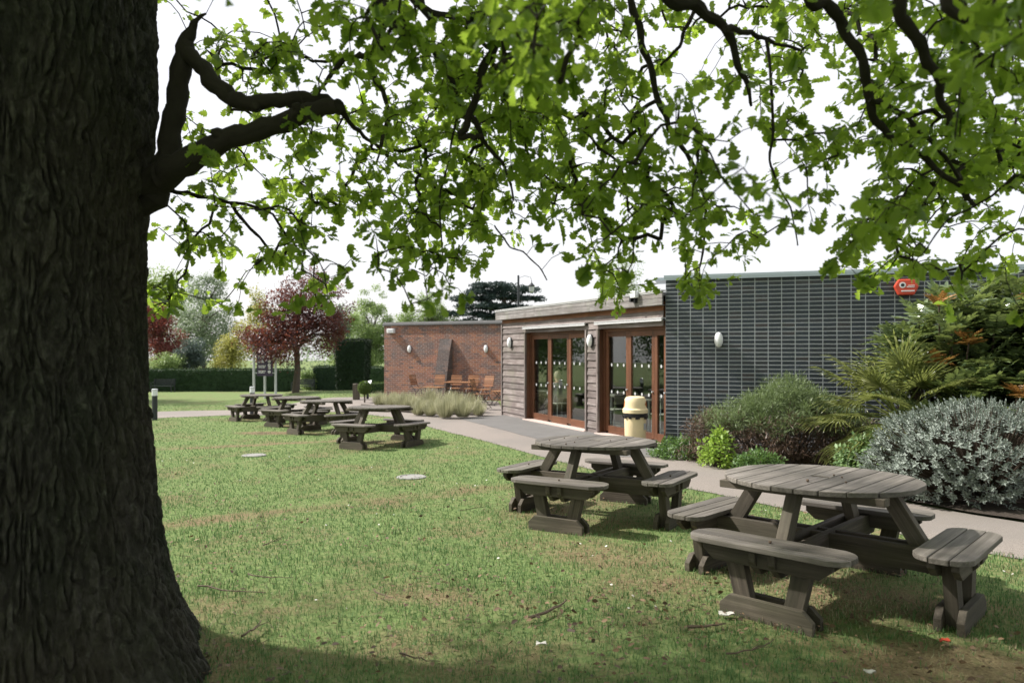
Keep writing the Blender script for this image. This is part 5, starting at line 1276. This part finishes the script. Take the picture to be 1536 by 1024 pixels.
def silver():
    x, y = 5.2, 7.5; w, dp, h = 2.6, 1.75, 1.12; z0 = g(x, y); t = empty('silver_bush', (x, y, z0), 0, 'large silver grey leaved bush beside the nearest picnic table', 'shrub')
    mb = MB(); P, Dd, Uu, S = [], [], [], []
    n = 1700; k = 0
    while k < n:
        u = unit(1)[0]
        if u[2] < -.75: continue
        rr = .86 + .16 * mnoise(Vector(u * 2.3)) + .08 * mnoise(Vector(u * 6)); q = rr * (1 - .35 * rg.random() ** 2.2)
        p = np.array([u[0] * w / 2 * q, u[1] * dp / 2 * q, .44 * h + u[2] * h * .56 * q]); 
        if p[2] < .03: continue
        k += 1; ax = u * np.array([1, 1, .8]) + np.array([0, 0, .55]) + rg.normal(size=3) * .22; ax /= np.linalg.norm(ax); L = rg.uniform(.08, .15)
        s = Vector(p * .45); mb.tube([s, Vector(p), Vector(p + ax * L)], [.005, .004, .002], 4, cap=False)
        for j in range(20):
            a = j * 2.4; e1 = np.cross(ax, [.3, .5, .8]); e1 /= np.linalg.norm(e1); e2 = np.cross(ax, e1); f = j / 19
            P.append(p + ax * L * f); Dd.append((e1 * math.cos(a) + e2 * math.sin(a)) * (1.05 - .75 * f) + ax * (.35 + .9 * f)); Uu.append(ax + rg.normal(size=3) * .15); S.append((.050 - .024 * f) * rg.uniform(.8, 1.2))
    mb.build('stems', M['stem'], t); V, Fs, r = scatter(scaled(LENS, .75), np.array(P), np.array(Dd), np.array(Uu), np.array(S)); mesh_np('foliage', V, Fs, M['silver'], t, rnd=r)
silver()

def pinnate(P0, axis, up, L, pairs, lsize, acc, droop=.25):
    """one feather leaf: leaflets in pairs on a curved rib"""
    ax = axis / np.linalg.norm(axis); sd = np.cross(up, ax); sd /= max(np.linalg.norm(sd), 1e-6); nn = np.cross(ax, sd)
    for j in range(pairs):
        f = .15 + .85 * j / (pairs - 1); p = P0 + ax * L * f + np.array([0, 0, -droop * L * f * f])
        for s in (-1, 1):
            acc[0].append(p); acc[1].append(sd * s + ax * .55 + np.array([0, 0, -.12])); acc[2].append(nn + rg.normal(size=3) * .12); acc[3].append(lsize * (1 - .35 * abs(f - .5)) * rg.uniform(.85, 1.1))
    acc[0].append(P0 + ax * L + np.array([0, 0, -droop * L])); acc[1].append(ax + np.array([0, 0, -droop])); acc[2].append(nn); acc[3].append(lsize)
HOLLY = ([(0, 0, 0), (.17, .15, .03), (.15, .3, .04), (.21, .45, .05), (.16, .6, .04), (.15, .75, .02), (0, 1, -.03), (-.15, .75, .02), (-.16, .6, .04), (-.21, .45, .05), (-.15, .3, .04), (-.17, .15, .03), (0, .5, 0)], [np.array([(i, (i + 1) % 12, 12) for i in range(12)])])
def mahonia(x, y, h, spread, nros, label, red=0):
    z0 = g(x, y); t = empty('mahonia_shrub', (x, y, z0), 0, label, 'shrub', 'tall evergreen shrubs by the brick wall'); acc = ([], [], [], []); ra = ([], [], [], []); mb = MB()
    for k in range(nros):
        a = rg.random() * 2 * PI; q = rg.random() ** .55; top = np.array([math.cos(a) * q * spread, math.sin(a) * q * spread * .8, h * (1 - .3 * q * q) * rg.uniform(.30, 1.0) ** .7])
        if k < red: a = PI + rg.uniform(.15, .75) * PI; top = np.array([math.cos(a) * spread * .95, math.sin(a) * spread * .9, h * rg.uniform(.45, .92)])
        b0_ = np.array([top[0] * .3, top[1] * .3, 0]); mb.tube([Vector(b0_), Vector((b0_ + top) / 2 + rg.normal(size=3) * .05), Vector(top)], [.022, .016, .010], 6)
        nl = rg.integers(11, 16); use = ra if (k < red) else acc
        for j in range(nl):
            b_ = 2 * PI * j / nl + rg.random() * .4; el = rg.uniform(-.1, 1.1); ax = np.array([math.cos(b_) * math.cos(el), math.sin(b_) * math.cos(el), math.sin(el)])
            pinnate(top + rg.normal(size=3) * .02, ax, np.array([0, 0, 1.]), rg.uniform(.30, .46) * (.55 if use is ra else 1), 6, .075 if use is ra else .13, use)
    mb.build('stems', M['stem'], t); V, Fs, r = scatter(HOLLY, *(np.array(q) for q in acc)); mesh_np('foliage', V, Fs, M['mahonia'], t, rnd=r)
    if ra[0]: V, Fs, r = scatter(HOLLY, *(np.array(q) for q in ra)); mesh_np('young_foliage', V, Fs, M['mahonia_red'], t, rnd=r)
mahonia(6.25, 9.6, 2.75, .95, 78, 'tall glossy mahonia with some orange leaves, directly below the red alarm box', 3)
mahonia(7.5, 9.5, 3.0, 1.1, 84, 'tallest dark mahonia with orange young leaves at the edge of the view', 4)
mahonia(7.2, 8.6, 1.9, .9, 56, 'shorter dark mahonia rising right behind the silver bush', 1)
mahonia(6.15, 8.85, 1.45, .65, 38, 'lowest mahonia between the fan palm and the silver bush', 1)
def palm():
    x, y = 5.3, 9.3; z0 = g(x, y); t = empty('fan_palm', (x, y, z0), 0, 'fan palm with yellow green fingered leaves beside the feathery bush', 'palm'); mb = MB(); P, Dd, Uu, S = [], [], [], []
    mb.tube([(0, 0, -.1), (.02, 0, .8)], [.13, .11], 10); mb.build('trunk', M['stem'], t); st = MB()
    for k in range(26):
        a = rg.uniform(PI * .55, PI * 1.75) if k < 19 else rg.random() * 6.28; el = rg.uniform(-.45, 1.2); ax = np.array([math.cos(a) * math.cos(el), math.sin(a) * math.cos(el), math.sin(el)]); L = rg.uniform(.5, .85); s = np.array([0, 0, .8]); hub = s + ax * L; st.tube([Vector(s), Vector((s + hub) / 2 + np.array([0, 0, .03])), Vector(hub)], [.012, .010, .008], 6)
        sd = np.cross(ax, [0, 0, 1.]); sd /= max(np.linalg.norm(sd), 1e-6); n = 24
        for j in range(n):
            f = -1.9 + 3.8 * j / (n - 1); P.append(hub); Dd.append(ax * math.cos(f) + sd * math.sin(f) + np.array([0, 0, -.18])); Uu.append(np.cross(sd, ax) + rg.normal(size=3) * .1); S.append(rg.uniform(.5, .64) * (1 - .12 * abs(f)))
    st.build('leaf_stalks', M['palm'], t); T = ([(-.022, 0, 0), (.022, 0, 0), (.03, .45, .012), (-.03, .45, .012), (.018, .8, -.03), (-.018, .8, -.03), (0, 1, -.16), (0, .45, -.008)], [np.array([(0, 1, 2, 7), (0, 7, 3, 3), (5, 4, 2, 3)])[[0, 2]], np.array([(5, 4, 6), (0, 7, 3)])])
    V, Fs, r = scatter(T, np.array(P), np.array(Dd), np.array(Uu), np.array(S)); mesh_np('leaves', V, Fs, M['palm'], t, rnd=r)
palm()
def fern(x, y, n, L, label):
    z0 = g(x, y); t = empty('fern', (x, y, z0), 0, label, 'fern', 'ferns in front of the mahonia'); acc = ([], [], [], [])
    for k in range(n):
        a = 2 * PI * k / n + rg.random() * .3; el = rg.uniform(.5, 1.1); pinnate(np.array([0, 0, .05]), np.array([math.cos(a) * math.cos(el), math.sin(a) * math.cos(el), math.sin(el)]), np.array([0, 0, 1.]), L * rg.uniform(.8, 1.1), 17, .085, acc, .5)
    V, Fs, r = scatter(SLIM, *(np.array(q) for q in acc)); mesh_np('fronds', V, Fs, M['palm'], t, rnd=r)
fern(5.35, 8.75, 13, .75, 'arching fern below the fan palm'); fern(5.95, 8.1, 12, .7, 'arching fern squeezed behind the silver bush')

# ================================================================== CAMERA, LIGHT
cam = bpy.data.cameras.new('camera'); co = bpy.data.objects.new('camera', cam); COL.objects.link(co)
co.location = (0, 0, CZ); co.rotation_euler = (R(90), 0, 0); cam.sensor_width = 36; cam.lens = F / 1536 * 36; cam.shift_y = (HY - 512) / 1536
cam.clip_start = .05; cam.clip_end = 1000
cam.dof.use_dof = True; cam.dof.focus_distance = 6.0; cam.dof.aperture_fstop = 2.2
sc.camera = co
SUN = Vector((-.80, .18, .82)).normalized()
el = math.asin(SUN.z); az = math.atan2(SUN.x, SUN.y)
sl = bpy.data.lights.new('sun', 'SUN'); sl.energy = 4.4; sl.angle = R(2.0); sl.color = (1, .955, .89); so = bpy.data.objects.new('sun', sl); COL.objects.link(so)
so.rotation_euler = (-SUN).to_track_quat('-Z', 'Y').to_euler(); so.location = (-20, 5, 25)
w = bpy.data.worlds.new('World'); sc.world = w; w.use_nodes = True; nt = w.node_tree; nt.nodes.clear()
sk = nt.nodes.new('ShaderNodeTexSky'); sk.sky_type = 'NISHITA'; sk.sun_disc = False; sk.sun_elevation = el; sk.sun_rotation = az
sk.air_density = 1.0; sk.dust_density = 4.0; sk.ozone_density = 1.0; sk.altitude = 0
cl = nt.nodes.new('ShaderNodeTexNoise'); cl.inputs['Scale'].default_value = 1.6; cl.inputs['Detail'].default_value = 5
cr = nt.nodes.new('ShaderNodeValToRGB'); cr.color_ramp.elements[0].position = .3; cr.color_ramp.elements[0].color = (.62, .62, .62, 1); cr.color_ramp.elements[1].position = .7; cr.color_ramp.elements[1].color = (.88, .88, .88, 1)
nt.links.new(cl.outputs['Fac'], cr.inputs[0])
veil = nt.nodes.new('ShaderNodeMix'); veil.data_type = 'RGBA'; veil.inputs[7].default_value = (5.5, 5.45, 5.55, 1)      # thin bright overcast veil
nt.links.new(cr.outputs[0], veil.inputs[0]); nt.links.new(sk.outputs[0], veil.inputs[6])
bg = nt.nodes.new('ShaderNodeBackground'); bg.inputs[1].default_value = .13; ow = nt.nodes.new('ShaderNodeOutputWorld')
nt.links.new(veil.outputs[2], bg.inputs[0]); nt.links.new(bg.outputs[0], ow.inputs[0])
vs_ = sc.view_settings; sc.display_settings.display_device = 'sRGB'; vs_.view_transform = 'Standard'; vs_.look = 'None'; vs_.gamma = 1; vs_.exposure = .75; vs_.use_curve_mapping = False
sc.render.engine = 'CYCLES'; cy = sc.cycles; cy.use_denoising = True; cy.max_bounces = 8; cy.transparent_max_bounces = 12; cy.sample_clamp_indirect = 6; cy.use_adaptive_sampling = True; cy.adaptive_threshold = .01
